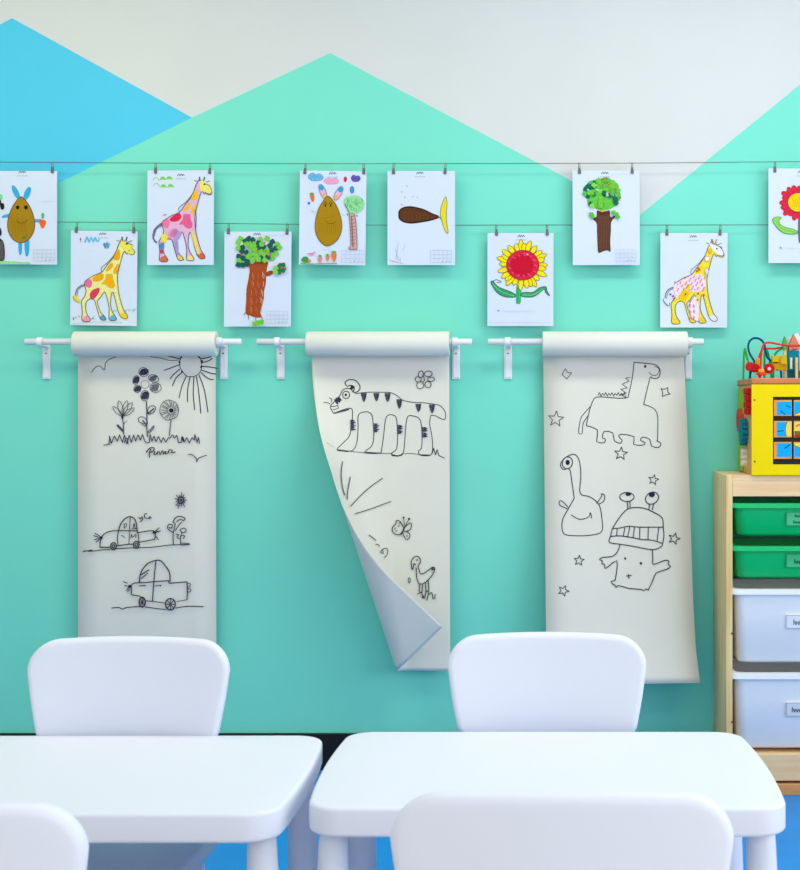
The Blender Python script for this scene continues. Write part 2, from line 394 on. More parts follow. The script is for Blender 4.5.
paper_done(s, 'sheet with a dark brown pointed fish body and a yellow tail', 'U4')

def clover(s, x, y, r, c):
    for a in (0, 1, 2, 3):
        t = a * PI / 2 + (hash((int(x), int(y))) % 7) * .2
        s.ell(x + r*.55*math.cos(t), y + r*.55*math.sin(t), r*.6, r*.6, c, n=7)
LG, DG = (110, 200, 60), (20, 110, 84)
s = flat_sheet(572.5, 170.5, 639.5, 265, DU, (0, .3)).frame(566, 160, 7.91)
header(s, 310, 102)
for i in range(8): s.line([(355+i*24,108+(i%2)*8),(370+i*24,118-(i%2)*6)], .4, (186, 190, 204))
s.fill([(245,400),(270,405),(285,395),(310,405),(345,400),(352,450),(385,440),(390,450),(358,490),(355,560),(350,640),(352,725),(330,715),(300,720),(258,735),(250,690),(245,560),(242,500),(215,470),(205,455),(240,450)], (92, 58, 44))
for i in range(7): s.line([(258+i*13,440),(256+i*13,580),(260+i*12,700)], .6, (112, 72, 54))
crown = [(135,240),(150,205),(200,165),(260,150),(320,135),(375,165),(415,195),(418,240),(435,290),(400,350),(355,385),(290,395),(235,385),(215,350),(172,350),(165,300),(140,280)]
s.fill(crown, (100, 194, 70))
s.fill([(135,240),(150,205),(215,160),(240,185),(220,230),(160,255)], DG)
rnd = random.Random(3)
for i in range(44):
    a = rnd.random()*2*PI; q = math.sqrt(rnd.random()); x = 288+q*138*math.cos(a); y = 270+q*118*math.sin(a)
    clover(s, x, y, 19, rnd.choice([LG, LG, (84, 190, 70), DG if (x > 300 and y > 250) or x < 230 else LG, DG if i % 4 == 0 else (130, 214, 80)]))
for x, y in ((200,430),(210,445),(400,430),(375,415),(410,448)): clover(s, x, y, 18, (84, 190, 60))
for x, y in ((290,155),(322,145),(290,200),(385,230),(340,262),(430,300),(285,412),(335,195)): s.ell(x, y, 8, 7, (210, 60, 50), n=7)
for x, y in ((325,265),(380,280),(330,280),(250,235),(175,235)): s.ell(x, y, 9, 8, (170, 214, 230), n=7)
s.ell(385, 285, 6, 20, (60, 90, 150)); s.ell(290, 402, 22, 7, (214, 180, 40))
table_print(s, 395, 710, 160, 95)
paper_done(s, 'sheet with a round bushy tree on a thick dark brown trunk', 'U5')

s = flat_sheet(768.5, 168.5, 835, 263, DU).frame(760, 160, 7.91)
header(s, 330, 95)
def flower(s, cx, cy, R, r0, n, pw, pc, lc, cc, cl):
    for k in range(n):
        a = 2*PI*k/n + .07*math.sin(k*5); q = R*(.94 + .08*math.sin(k*3.7))
        ca, sa = math.cos(a), math.sin(a)
        if n > 25:     # pointed petals
            pp = [(r0*.9, -.5), (r0 + (q-r0)*.35, -1), (r0 + (q-r0)*.7, -.75), (q, 0), (r0 + (q-r0)*.7, .75), (r0 + (q-r0)*.35, 1), (r0*.9, .5)]
            pp = [(cx + u*ca - v*pw*sa, cy + (u*sa + v*pw*ca)*.96) for u, v in pp]
            s.fill(pp, pc); s.line(pp, .5, lc, closed=True)
        else:
            m = (q + r0)/2; s.ell(cx + m*ca, cy + m*sa*.96, (q - r0)/2*1.12, pw, pc, rot=a, n=10, line=lc, w=.55)
    s.ell(cx, cy, r0, r0*.92, cc, n=24, line=cl, w=.8)
s.fill([(300,480),(325,480),(325,640),(305,640)], (100, 110, 140))
flower(s, 302, 335, 148, 82, 24, 20, (222, 40, 70), (190, 30, 60), (245, 208, 20), (190, 50, 50))
for i in range(12): s.line([(250+i*9,290+(i%3)*14),(262+i*9,330+(i%2)*20),(256+i*9,372)], .4, (214, 168, 10))
lf = [(100,470),(130,450),(170,455),(150,475),(160,510),(210,535),(270,550),(300,570),(270,585),(200,580),(150,550),(118,510)]
s.fill(lf, (140, 214, 90)); s.line(lf, .6, (80, 130, 80), closed=True); s.line([(130,480),(170,540),(240,565),(300,572)], .4, (90, 150, 80))
lf2 = [(330,560),(390,550),(450,520),(480,470),(510,500),(470,560),(400,585),(330,590)]
s.fill(lf2, (140, 214, 90)); s.line(lf2, .6, (80, 130, 80), closed=True)
s.line([(158,688),(172,700),(165,690)], .6, (120, 126, 140)); s.line([(190,695),(320,700)], .3, (200, 206, 216))
paper_done(s, 'sheet with a red-petalled flower with a yellow centre', 'U6')

# lower row --------------------------------------------------
s = flat_sheet(71, 230.5, 137.5, 325, DL, (1, -.8)).frame(64, 224, 7.91)
header(s, 308, 78)
s.line([(165,148),(182,100),(198,146),(214,104),(232,142),(246,106),(262,138),(282,118)], 1.7, (110, 190, 232))
s.line([(310,170),(322,150),(325,195),(342,140),(345,195),(362,150)], 1.8, (120, 190, 235)); s.ell(130, 120, 6, 12, (220, 70, 90)); s.line([(130,125),(135,145)], .5, (110, 110, 120))
s.ell(135,0,0.1,.1,None)
giraffe(s, 0, 0, (236, 234, 150), [OR, OR, OR, OR, (240, 178, 20), (236, 110, 160), (222, 60, 90)], [(240, 150, 190), (80, 160, 205), (90, 176, 220), (240, 210, 40)], (92, 84, 60))
s.fill([(440,165),(460,135),(500,155),(540,170),(535,190),(555,215),(548,238),(525,238),(480,210)], (236, 226, 90)); s.ell(495, 158, 9, 7, (60, 50, 50)); s.ell(515, 210, 5, 5, (120, 60, 50))
s.fill([(75,570),(95,565),(125,605),(120,625),(85,600)], (236, 214, 60)); s.line([(75,570),(80,600),(122,625)], .5, (110, 100, 60))
for i in range(8): s.line([(215+i*4,755-i%2*8),(240-i*3,725+i*3)], .5, (120, 200, 150))
for x, y in ((90,745),(120,735),(390,695),(410,690),(490,690),(515,685),(545,690),(560,680)): s.line([(x-8,y-12),(x,y),(x+7,y-14)], .6, (130, 200, 160))
s.line([(60,790),(250,775),(460,778)], .4, (170, 190, 200)); s.line([(72,740),(78,760)], .8, (60, 70, 80))
for x, y in ((150,210),(190,205),(230,215),(150,300),(180,310)): s.line([(x,y),(x+10,y+5)], .35, (200, 206, 216))
paper_done(s, 'sheet with a yellow giraffe with orange, pink and red patches', 'L1')

s = flat_sheet(224.5, 231.5, 291.5, 326.5, DL, (0, -.6)).frame(218, 224, 7.91)
header(s, 312, 80)
for i in range(8): s.line([(355+i*22,85+(i%2)*8),(368+i*22,95-(i%2)*6)], .4, (180, 184, 198))
tr = [(235,305),(270,315),(295,300),(320,283),(345,300),(395,300),(388,345),(382,400),(378,470),(365,530),(362,590),(348,650),(335,700),(345,735),(300,740),(255,725),(218,705),(222,620),(225,520),(240,440),(250,370),(245,345),(225,335)]
s.fill(tr, (168, 74, 34)); s.fill([(385,380),(430,368),(432,395),(388,415)], (160, 70, 36))
for i in range(26):
    x = 240 + (i*41 % 125); y = 330 + (i*67 % 340)
    if y > 500: x -= 12
    s.line([(x,y),(x+4,y+22),(x-2,y+42)], .5, [(226, 190, 170), (206, 130, 90), (196, 110, 70)][i % 3])
for a in ([(205,722),(215,700)], [(240,715),(242,755)], [(298,730),(298,765)], [(340,735),(355,752)]): s.line(a, .7, (150, 90, 70))
rnd = random.Random(5)
CL = [(160,145),(178,115),(245,115),(215,135),(275,125),(335,120),(388,115),(430,140),(470,160),(460,190),(485,185),(460,235),(435,240),(430,270),(410,170),(160,190),(195,185),(190,215),(165,255),(165,290),(160,322),(200,270),(195,325),(225,225),(232,290),(225,315),(250,160),(290,160),(265,190),(320,150),(320,190),(360,180),(300,225),(260,240),(300,260),(270,285),(345,270),(370,245),(340,220),(385,215),(395,262),(370,285),(425,205),(240,260),(320,280),(290,200),(225,160),(345,160)]
for i, (x, y) in enumerate(CL):
    dark = i in (2, 3, 4, 7, 9, 14, 16, 17, 18, 20, 21, 22, 23, 24, 25, 29, 30, 36, 40, 31, 42)
    clover(s, x, y, 21, (24, 92, 80) if dark else (118, 202, 70))
for x, y in ((455,350),(490,330),(515,325),(480,380),(515,365),(455,380),(500,350)): clover(s, x, y, 20, (36, 120, 70) if x > 460 else (130, 206, 90))
for x, y in ((368,148),(312,212),(376,215),(185,243),(402,248),(505,345),(535,350)): s.ell(x, y, 9, 8, (214, 80, 70), n=7)
for x, y in ((290,788),(318,780),(345,775)): clover(s, x, y, 20, (110, 200, 50))
table_print(s, 385, 690, 165, 95)
paper_done(s, 'sheet with a tall red-brown trunk with clover leaves and one side branch', 'L2')

s = flat_sheet(487.5, 233, 553.5, 326, DL, (0, -.2)).frame(480, 224, 7.91)
header(s, 328, 95)
s.fill([(288,490),(325,490),(322,620),(300,630),(285,620)], (60, 180, 120)); s.line([(290,500),(302,560),(292,620)], .5, (40, 110, 90))
lf = [(85,460),(105,450),(120,475),(150,500),(200,520),(250,540),(282,560),(275,578),(210,578),(150,555),(110,510)]
s.fill(lf, (50, 160, 104)); s.line(lf, .7, (50, 80, 80), closed=True); s.line([(100,470),(160,530),(270,570)], .6, (120, 210, 160))
s.line([(110,450),(130,440),(170,458),(130,465)], .7, (90, 110, 110))
lf = [(325,548),(360,540),(420,540),(470,505),(520,495),(530,530),(552,568),(520,545),(505,515),(450,560),(400,578),(330,572)]
s.fill(lf, (54, 166, 96)); s.line(lf, .7, (50, 80, 80), closed=True); s.line([(340,560),(420,560),(500,512)], .6, (120, 210, 150))
flower(s, 338, 325, 210, 128, 26, 21, (246, 224, 24), (96, 84, 30), (220, 34, 66), (180, 40, 60))
s.ell(330, 325, 92, 88, (204, 16, 52), n=20); s.ell(375, 240, 8, 6, (250, 190, 200))
for i in range(20):
    a = i*.97; q = 100 + 12*math.sin(i*2.1); x, y = 338+q*math.cos(a), 326+q*.92*math.sin(a)
    s.line([(x-8,y-6),(x+8,y+8)], .8, (236, 84, 116))
s.line([(138,680),(150,690),(148,682)], .7, (110, 116, 130)); s.line([(180,690),(450,688)], .3, (196, 200, 214)); s.line([(60,780),(570,780)], .3, (196, 202, 214))
paper_done(s, 'sheet with a yellow sunflower with a big red centre', 'L3')

s = flat_sheet(660.5, 233, 727.5, 327.5, DL, (0, -.4)).frame(654, 224, 7.91)
header(s, 313, 98)
giraffe(s, -3, 20, (240, 220, 60), [None, (240, 206, 40), None, None, None, (240, 196, 30), (240, 190, 20)], [(236, 206, 40), (236, 206, 40), (230, 204, 50), (220, 226, 238)], (96, 90, 84))
s.fill([(435,150),(470,160),(520,185),(550,230),(540,250),(515,245),(490,225),(470,210)], (228, 232, 246)); s.line([(470,160),(520,180),(552,230),(540,252),(515,245)], .6, (96, 90, 90)); s.ell(497, 195, 6, 8, (70, 70, 80))
s.line([(470,150),(462,120)], 1.2, (180, 160, 60)); s.line([(487,150),(495,120)], 1.2, (180, 160, 60))
s.fill([(158,480),(230,440),(310,400),(370,400),(405,430),(410,480),(395,520),(330,540),(280,520),(270,480),(215,540),(185,590),(165,560)], (238, 216, 232))
s.fill([(270,660),(320,570),(352,640),(350,770),(300,740)], (240, 222, 236)); s.line([(320,570),(275,650),(300,745),(350,772)], .5, (120, 110, 120))
s.fill([(255,480),(285,475),(282,525),(250,535)], (240, 214, 60)); s.fill([(200,560),(260,530),(275,560),(230,610),(200,600)], (240, 196, 20))
for i in range(60):
    x = 165 + (i*53 % 245); y = 410 + (i*37 % 120)
    if y > 480 and x < 180 or (y < 455 and x < 240): continue
    s.ell(x, y, 5.5, 5, [(226, 70, 90), (200, 70, 150), (210, 60, 60)][i % 3], n=6)
for i in range(18): s.ell(285 + (i*31 % 62), 610 + (i*47 % 145), 5, 5, [(226, 70, 90), (180, 70, 160)][i % 2], n=6)
for x, y in ((350,350),(358,360),(340,372),(130,555),(150,570),(160,590),(395,560),(350,550),(345,600),(250,555)): s.ell(x, y, 8, 8, [(180, 40, 70), (226, 90, 60)][x % 2], n=7)
s.ell(420, 275, 18, 20, (236, 236, 246), line=(190, 120, 160), w=.5); s.ell(418, 375, 14, 28, (225, 214, 236), line=(150, 120, 160), w=.4); s.ell(445, 215, 12, 18, (240, 170, 40))
s.fill([(75,600),(90,590),(120,620),(118,645),(90,630)], (220, 226, 240)); s.line([(75,590),(80,615),(118,648),(122,622)], .6, (96, 90, 90))
paper_done(s, 'sheet with a yellow giraffe with white parts and red dots', 'L4')

# ------------------------------------------------------------------ wires and clips
def make_wire(tab, d, label):
    """tab = where the slightly slack wire runs in the photo; returns its height at x"""
    pts = [P(px, py, d) for px, py in tab]
    pts = [Vector((X0, -d, pts[0].z + .004))] + pts + [Vector((X1, -d, pts[-1].z + .006))]
    bm = bmesh.new(); tube(bm, catmull(pts, False, 6), .001, 6)
    tag(link_mesh('display_wire', bm, M_wire, smooth=True), label, 'wire', 'display wires')
    def z(x):
        for a, b in zip(pts, pts[1:]):
            if x <= b.x: return a.z + (b.z - a.z)*(x - a.x)/(b.x - a.x)
    return z
Z_U = make_wire([(-40, 162), (100, 162.8), (250, 163.6), (400, 163.7), (560, 163.4), (680, 162.8), (820, 161.6)], DU - .002, 'upper taut grey wire holding the upper row of drawings')
Z_L = make_wire([(-40, 222), (100, 222.3), (250, 223.8), (400, 225.2), (560, 225), (690, 225), (820, 224.6)], DL - .002, 'lower taut grey wire holding the lower row of drawings')
bm = bmesh.new()       # one clip, origin at the wire
box(bm, -.0046, .0046, -.0046, .0046, -.033, -.021, .0012, 1)
box(bm, -.0036, .0036, -.0036, .0036, -.0225, -.014, .001, 1)
tube(bm, [(-.0026, 0, -.015), (-.0022, 0, -.006), (0, -.0005, .0022), (.0024, 0, -.001), (.0022, 0, -.008), (.0028, 0, -.015)], .0011, 6)
tube(bm, [(-.0045, -.005, -.031), (.0045, -.005, -.031)], .0012, 6)
clip0 = link_mesh('binder_clip', bm, M_clip)
CLIPS = [(52, 'U', 'right corner of the sheet with the blue-eared egg'), (155.5, 'U', 'left corner of the pink giraffe sheet'), (210, 'U', 'right corner of the pink giraffe sheet'),
    (305.5, 'U', 'left corner of the pink-eared egg bunny sheet'), (363.5, 'U', 'right corner of the pink-eared egg bunny sheet'),
    (393.5, 'U', 'left corner of the brown fish sheet'), (445.5, 'U', 'right corner of the brown fish sheet'),
    (579, 'U', 'left corner of the bushy round tree sheet'), (632, 'U', 'right corner of the bushy round tree sheet'), (775, 'U', 'left corner of the red-petalled flower sheet'),
    (77, 'L', 'left corner of the orange-patched giraffe sheet'), (133.5, 'L', 'right corner of the orange-patched giraffe sheet'),
    (228.5, 'L', 'left corner of the red-brown tree trunk sheet'), (287.5, 'L', 'right corner of the red-brown tree trunk sheet'),
    (496, 'L', 'left corner of the yellow sunflower sheet'), (547, 'L', 'right corner of the yellow sunflower sheet'),
    (667, 'L', 'left corner of the red-dotted giraffe sheet'), (720.5, 'L', 'right corner of the red-dotted giraffe sheet')]
for i, (px, row, txt) in enumerate(CLIPS):
    o = clip0 if i == 0 else clip0.copy()
    if i: COL.objects.link(o)
    d = DU if row == 'U' else DL
    o.location = (P(px, 200, d).x, -d + .001, (Z_U if row == 'U' else Z_L)(P(px, 200, d).x))
    o.rotation_euler = (0, ((i * 37) % 7 - 3) * .02, 0)
    tag(o, 'small grey metal clip on the ' + txt, 'clip', 'metal clips on the wires')

# ------------------------------------------------------------------ paper rolls on their holders
RD, RR = .058, .0385          # rod distance from the wall, roll radius
def holder(x0, x1, b0, b1, label):
    z = P(0, 341.8, RD).z
    xa, xb = P(x0, 0, RD).x, P(x1, 0, RD).x
    t = empty('paper_roll_holder', ((xa + xb) / 2, 0, z), label, 'paper holder', 'white wall holders for paper rolls')
    cx = (xa + xb) / 2
    bm = bmesh.new()
    tube(bm, [(xa - cx, -RD, 0), (xa - cx + .001, -RD, 0), (xb - cx - .001, -RD, 0), (xb - cx, -RD, 0)], [.0085, .01, .01, .0085], 16)
    link_mesh('rod', bm, M_metal, t, True)
    for bpx in (b0, b1):
        bx = P(bpx, 0, .004).x - cx
        bm = bmesh.new()
        box(bm, bx - .0125, bx + .0125, -.006, 0, -.115, .012, .002, 2)
        box(bm, bx - .0085, bx + .0085, -.0085, -.0055, -.11, -.02, .001, 1)
        br = link_mesh('bracket', bm, M_metal, t)
        bm = bmesh.new()       # arm running out from the wall and curling round under the rod
        arc = [(-.002, .004), (-.03, -.006)] + [(-RD + .0165 * math.sin(a), -.0165 * math.cos(a)) for a in [i * PI / 8 for i in range(0, 0)]]
        path = [(-.003, -.014), (-.03, -.0142)] + [(-RD - .0132 * math.sin(a), -.0132 * math.cos(a)) for a in [i * PI / 8 for i in range(0, 8)]]
        w = .0085; th = .0016; prev = None; ring = []
        for i, (y, zz) in enumerate(path):
            p = Vector((y, zz)); q = Vector(path[min(i + 1, len(path) - 1)]) - Vector(path[max(i - 1, 0)])
            n = Vector((-q.y, q.x)).normalized() * th
            ring.append([bm.verts.new((bx + sx * w, p.x + n.x * sn, p.y + n.y * sn)) for sx, sn in ((-1, -1), (1, -1), (1, 1), (-1, 1))])
        for i in range(len(ring) - 1):
            for k in range(4): bm.faces.new((ring[i][k], ring[i][(k + 1) % 4], ring[i + 1][(k + 1) % 4], ring[i + 1][k]))
        bm.faces.new(ring[0]); bm.faces.new(ring[-1])
        link_mesh('hook', bm, M_metal, br)
        bm = bmesh.new()
        tube(bm, [(bx, -.0084, -.034), (bx, -.0095, -.034)], .0028, 10)
        link_mesh('screw', bm, M_clip, br)
    return z
def roll_thing(rx0, rx1, label):
    xa, xb = P(rx0, 0, RD).x, P(rx1, 0, RD).x; z = P(0, 343.8, RD).z
    t = empty('drawing_paper_roll', ((xa + xb) / 2, -RD, z), label, 'paper roll', 'paper rolls hanging on the wall')
    L = (xb - xa) / 2
    bm = bmesh.new(); n = 40     # hollow roll
    prof = [(-L, .0125), (-L, RR - .002), (-L + .001, RR - .0004), (-L + .002, RR), (L - .002, RR), (L - .001, RR - .0004), (L, RR - .002), (L, .0125)]
    rings = [[bm.verts.new((x, r * math.cos(2 * PI * k / n), r * math.sin(2 * PI * k / n))) for k in range(n)] for x, r in prof]
    for i in range(len(rings)):
        j = (i + 1) % len(rings)
        for k in range(n): bm.faces.new((rings[i][k], rings[i][(k + 1) % n], rings[j][(k + 1) % n], rings[j][k]))
    o = link_mesh('roll', bm, M_roll, t, True)
    return t
# the hanging sheets ----------------------------------------
def ink_flowers(s):
    s.frame(70, 320, 5)
    s.line([(108,262),(125,238),(150,230),(172,250),(178,215),(200,195),(230,185)], .8)
    s.line([(400,183),(450,190),(500,202),(545,200)], .7, (90, 90, 90))
    c = (600, 225)
    arc = [(553,190),(548,215),(552,240),(570,268),(590,282),(620,282),(645,268),(658,240),(656,210),(650,185)]
    s.line(arc, .8, (80, 80, 100))
    for a in ([(490,180),(556,196)], [(470,252),(552,222)], [(550,245),(520,270),(500,295)], [(560,262),(530,290),(512,330)], [(582,280),(560,330),(545,390)], [(600,285),(588,350),(588,410)],
              [(620,285),(616,370),(624,450)], [(632,282),(645,370),(654,468)], [(645,275),(672,350),(690,462)], [(655,262),(690,292),(718,298)], [(658,250),(700,265),(730,270)], [(660,232),(700,235),(738,242)],
              [(655,215),(690,205),(712,192)], [(652,195),(690,188),(712,178)]): s.line(a, 1.0, (60, 60, 80))
    s.line([(640,180),(650,190)], 1.5)
    for i in range(5): x, y = [(556, 185), (547, 210), (660, 205), (656, 235), (560, 258)][i]; s.ell(x, y, 5, 6, (40, 40, 56), n=7)
    # dark-petalled flower in the middle
    for (x, y, a, b, r, dk) in ((368,260,24,22,.4,1),(330,300,15,22,.3,1),(337,344,18,18,0,1),(374,378,20,26,.2,1),(418,292,26,18,.3,.6),(428,338,28,24,0,.5)):
        s.ell(x, y, a, b, None, rot=r, line=(70, 70, 90), w=.6)
        for k in range(9 if dk > .8 else 7):
            xx = x - a*.75 + k*(a*1.5/8); h = b*.8*math.sqrt(max(.05, 1-((xx-x)/a)**2))
            s.line([(xx+6,y-h),(xx-3,y+h*.9)], .8 if dk > .8 else .6, (60, 58, 82))
    s.ell(375, 322, 20, 20, None, line=(90, 90, 110), w=.4)
    s.line([(382,405),(384,470),(384,540),(388,585)], 1.0, (70, 70, 90))
    s.line([(388,470),(392,440),(410,428),(428,436),(420,460),(392,472)], .7); s.line([(390,468),(420,442)], 1.4, (90, 90, 110))
    s.line([(384,520),(350,512),(342,492),(362,484),(384,500),(386,522),(372,530),(360,518)], .7); s.line([(362,500),(382,525)], 1.2, (80, 80, 96))
    s.line([(388,560),(404,545),(420,528),(412,548),(392,566)], 1.1, (110, 110, 126))
    # left tulip flower
    for k, (tx, ty) in enumerate(((214,432),(244,402),(286,402),(312,412),(322,440))):
        b = (262, 482); mx, my = (tx+b[0])/2, (ty+b[1])/2; nx, ny = -(ty-b[1]), tx-b[0]; q = .16
        s.line([b, (mx+nx*q, my+ny*q), (tx, ty), (mx-nx*q, my-ny*q), b], .6, (70, 70, 90))
    s.line([(262,482),(266,520),(268,572)], 1.0); s.line([(236,524),(266,556)], 2.0, (70, 70, 90)); s.line([(268,520),(286,502)], .7, (140, 140, 150)); s.ell(262, 486, 6, 8, (46, 46, 60), n=7)
    # right round flower
    for k in range(20):
        a = 2*PI*k/20; s.line([(505+16*math.cos(a),452+16*math.sin(a)),(496+(44+6*math.sin(k*5))*math.cos(a),450+(48+7*math.sin(k*3))*math.sin(a))], .65, (80, 80, 104))
    s.line([(496+47*math.cos(a),450+50*math.sin(a)) for a in [k*PI/6+.1*math.sin(k*9) for k in range(12)]], .7, (90, 90, 110), closed=True)
    s.ell(506, 452, 12, 11, (34, 34, 50)); s.line([(505,498),(500,540),(496,580)], .9, (80, 80, 100))
    g = [(168,625),(195,622),(198,580),(206,618),(222,580),(236,606),(248,574),(262,612),(272,575),(284,618),(296,576),(306,612),(318,575),(328,606),(340,574),(352,600),(362,572),(372,600),(380,615),(396,612),(400,570),(410,606),(420,580),(430,608),(442,582),(456,612),(466,588),(480,610),(492,588),(500,590),(512,574),(522,590),(534,576),(542,612),(556,612),(560,582),(572,610),(584,588),(596,615),(610,588),(622,600),(624,572),(636,612),(642,586),(648,618)]
    s.line(g, .9, (60, 60, 84), smooth=False)
    s.line([(566,600),(562,584),(568,608)], 1.8); s.line([(270,615),(285,590),(290,620)], .9)
    # the word under the grass
    for a in ([(380,662),(400,640),(420,640),(416,655),(396,664)], [(404,645),(396,668),(398,688)], [(424,655),(420,672),(432,670),(438,656),(436,672)], [(445,655),(450,674),(462,652),(468,672)], [(470,662),(482,656),(474,668),(488,668)], [(490,668),(496,650),(512,652),(505,664),(528,660)]):
        s.line(a, 1.1, (60, 62, 70), step=2)
    s.line([(590,672),(612,674),(630,690),(634,710),(640,694),(660,684),(684,676)], .8, (70, 80, 80))
    # cars
    s.frame(75, 480, 5.714)
    s.line([(142,385),(146,345),(165,310),(205,292),(248,290),(350,290),(360,300),(450,290),(456,335),(440,342),(362,356)], 1.0)
    s.line([(142,385),(200,384)], 1.2); s.line([(238,376),(300,368),(332,366)], 1.1)
    s.line([(248,290),(262,250),(290,218),(318,210),(345,230),(356,290)], 1.1); s.line([(315,212),(308,365)], .8); s.line([(248,290),(242,330),(245,372)], .9); s.line([(356,290),(364,330),(362,360)], .9)
    for x in (220, 350): s.ell(x, 378 if x < 300 else 370, 16, 20, None, line=INK, w=1.2); s.ell(x, 378 if x < 300 else 370, 7, 9, None, line=INK, w=1.0)
    s.ell(148, 330, 10, 9, (40, 40, 50)); s.ell(452, 300, 9, 9, (40, 40, 50))
    for a in ([(104,318),(135,326)], [(112,304),(142,320)], [(108,342),(138,334)], [(118,356),(142,338)], [(456,295),(482,272)], [(460,300),(490,290)], [(465,290),(478,300)], [(455,315),(478,342)]): s.line(a, .9)
    for a in ([(284,280),(280,255),(296,250),(290,268),(278,270)], [(330,280),(338,245),(342,270),(352,276)], [(322,280),(350,278)], [(262,320),(272,318),(285,330)], [(318,330),(325,310),(328,328),(348,310),(346,330)]): s.line(a, .8)
    s.line([(42,412),(60,402),(52,408),(100,400),(74,408),(120,404),(200,395),(330,388),(440,384),(540,372),(600,370),(655,368)], .9)
    s.line([(600,360),(640,362),(655,368),(610,372)], .9)
    for a in ([(364,212),(374,222),(384,210),(386,225),(372,240)], [(412,192),(398,196),(398,215),(412,218)], [(416,214),(424,222),(428,208),(436,218)]): s.line(a, 1.0)
    s.ell(605, 115, 16, 18, None, line=INK, w=1.6); s.ell(605, 115, 9, 10, (70, 70, 84))
    for k in range(13): a = k*2*PI/13; s.line([(605+20*math.cos(a),115+22*math.sin(a)),(605+(34+6*math.sin(k*4))*math.cos(a),115+(40+8*math.sin(k*4))*math.sin(a))], .9)
    s.line([(590,165),(588,140)], .8)
    s.line([(562,370),(560,320),(566,280),(572,250),(560,240),(575,215),(600,208),(628,218),(620,232),(600,225),(580,240)], 1.0); s.line([(560,300),(530,278),(535,255),(556,256),(550,275),(535,270)], 1.0)
    s.line([(572,290),(600,250),(612,240)], .9); s.line([(604,370),(602,330),(610,300),(600,285),(625,275),(636,290),(620,302),(608,300)], .9); s.line([(575,310),(592,312),(582,325),(596,336)], .9); s.line([(604,320),(625,318),(620,335)], .9)
    # second car
    s.line([(368,585),(372,545),(390,505),(420,475),(460,460),(490,462),(520,495),(540,530),(543,580)], 1.2)
    s.line([(322,598),(340,588),(400,586),(460,580),(535,575),(538,590),(640,582),(642,640),(640,684)], 1.1, smooth=False)
    s.line([(640,684),(580,695)], .7); s.line([(322,598),(322,640),(325,656),(370,664),(392,680)], 1.1); s.line([(400,690),(445,694),(520,704)], .9)
    s.line([(462,462),(452,560),(442,692)], 1.1); s.line([(372,545),(425,512)], 1.1); s.line([(378,565),(418,530)], .9); s.line([(366,605),(405,602)], 1.0); s.line([(455,606),(492,602),(485,608)], .8)
    for x, y in ((384, 698), (545, 710)):
        a, b = (18, 28) if x < 400 else (28, 33)
        s.ell(x, y, a, b, None, line=INK, w=1.3); s.ell(x, y, 5, 6, INK)
        for k in range(8): t = k*PI/4; s.line([(x+5*math.cos(t),y+6*math.sin(t)),(x+a*.9*math.cos(t),y+b*.9*math.sin(t))], .8)
    s.ell(312, 608, 10, 9, (40, 40, 50))
    for a in ([(275,580),(300,590)], [(284,602),(300,606)], [(295,630),(305,615)], [(300,640),(312,618)]): s.line(a, .9)
    s.line([(640,590),(658,592),(655,610),(640,612)], .8); s.line([(640,620),(662,625),(655,640),(640,638)], .8)
    s.line([(208,732),(250,728),(270,738),(300,728),(380,722)], 1.0); s.line([(400,725),(460,734),(520,740)], 1.0); s.line([(575,732),(640,722),(735,724)], 1.0)
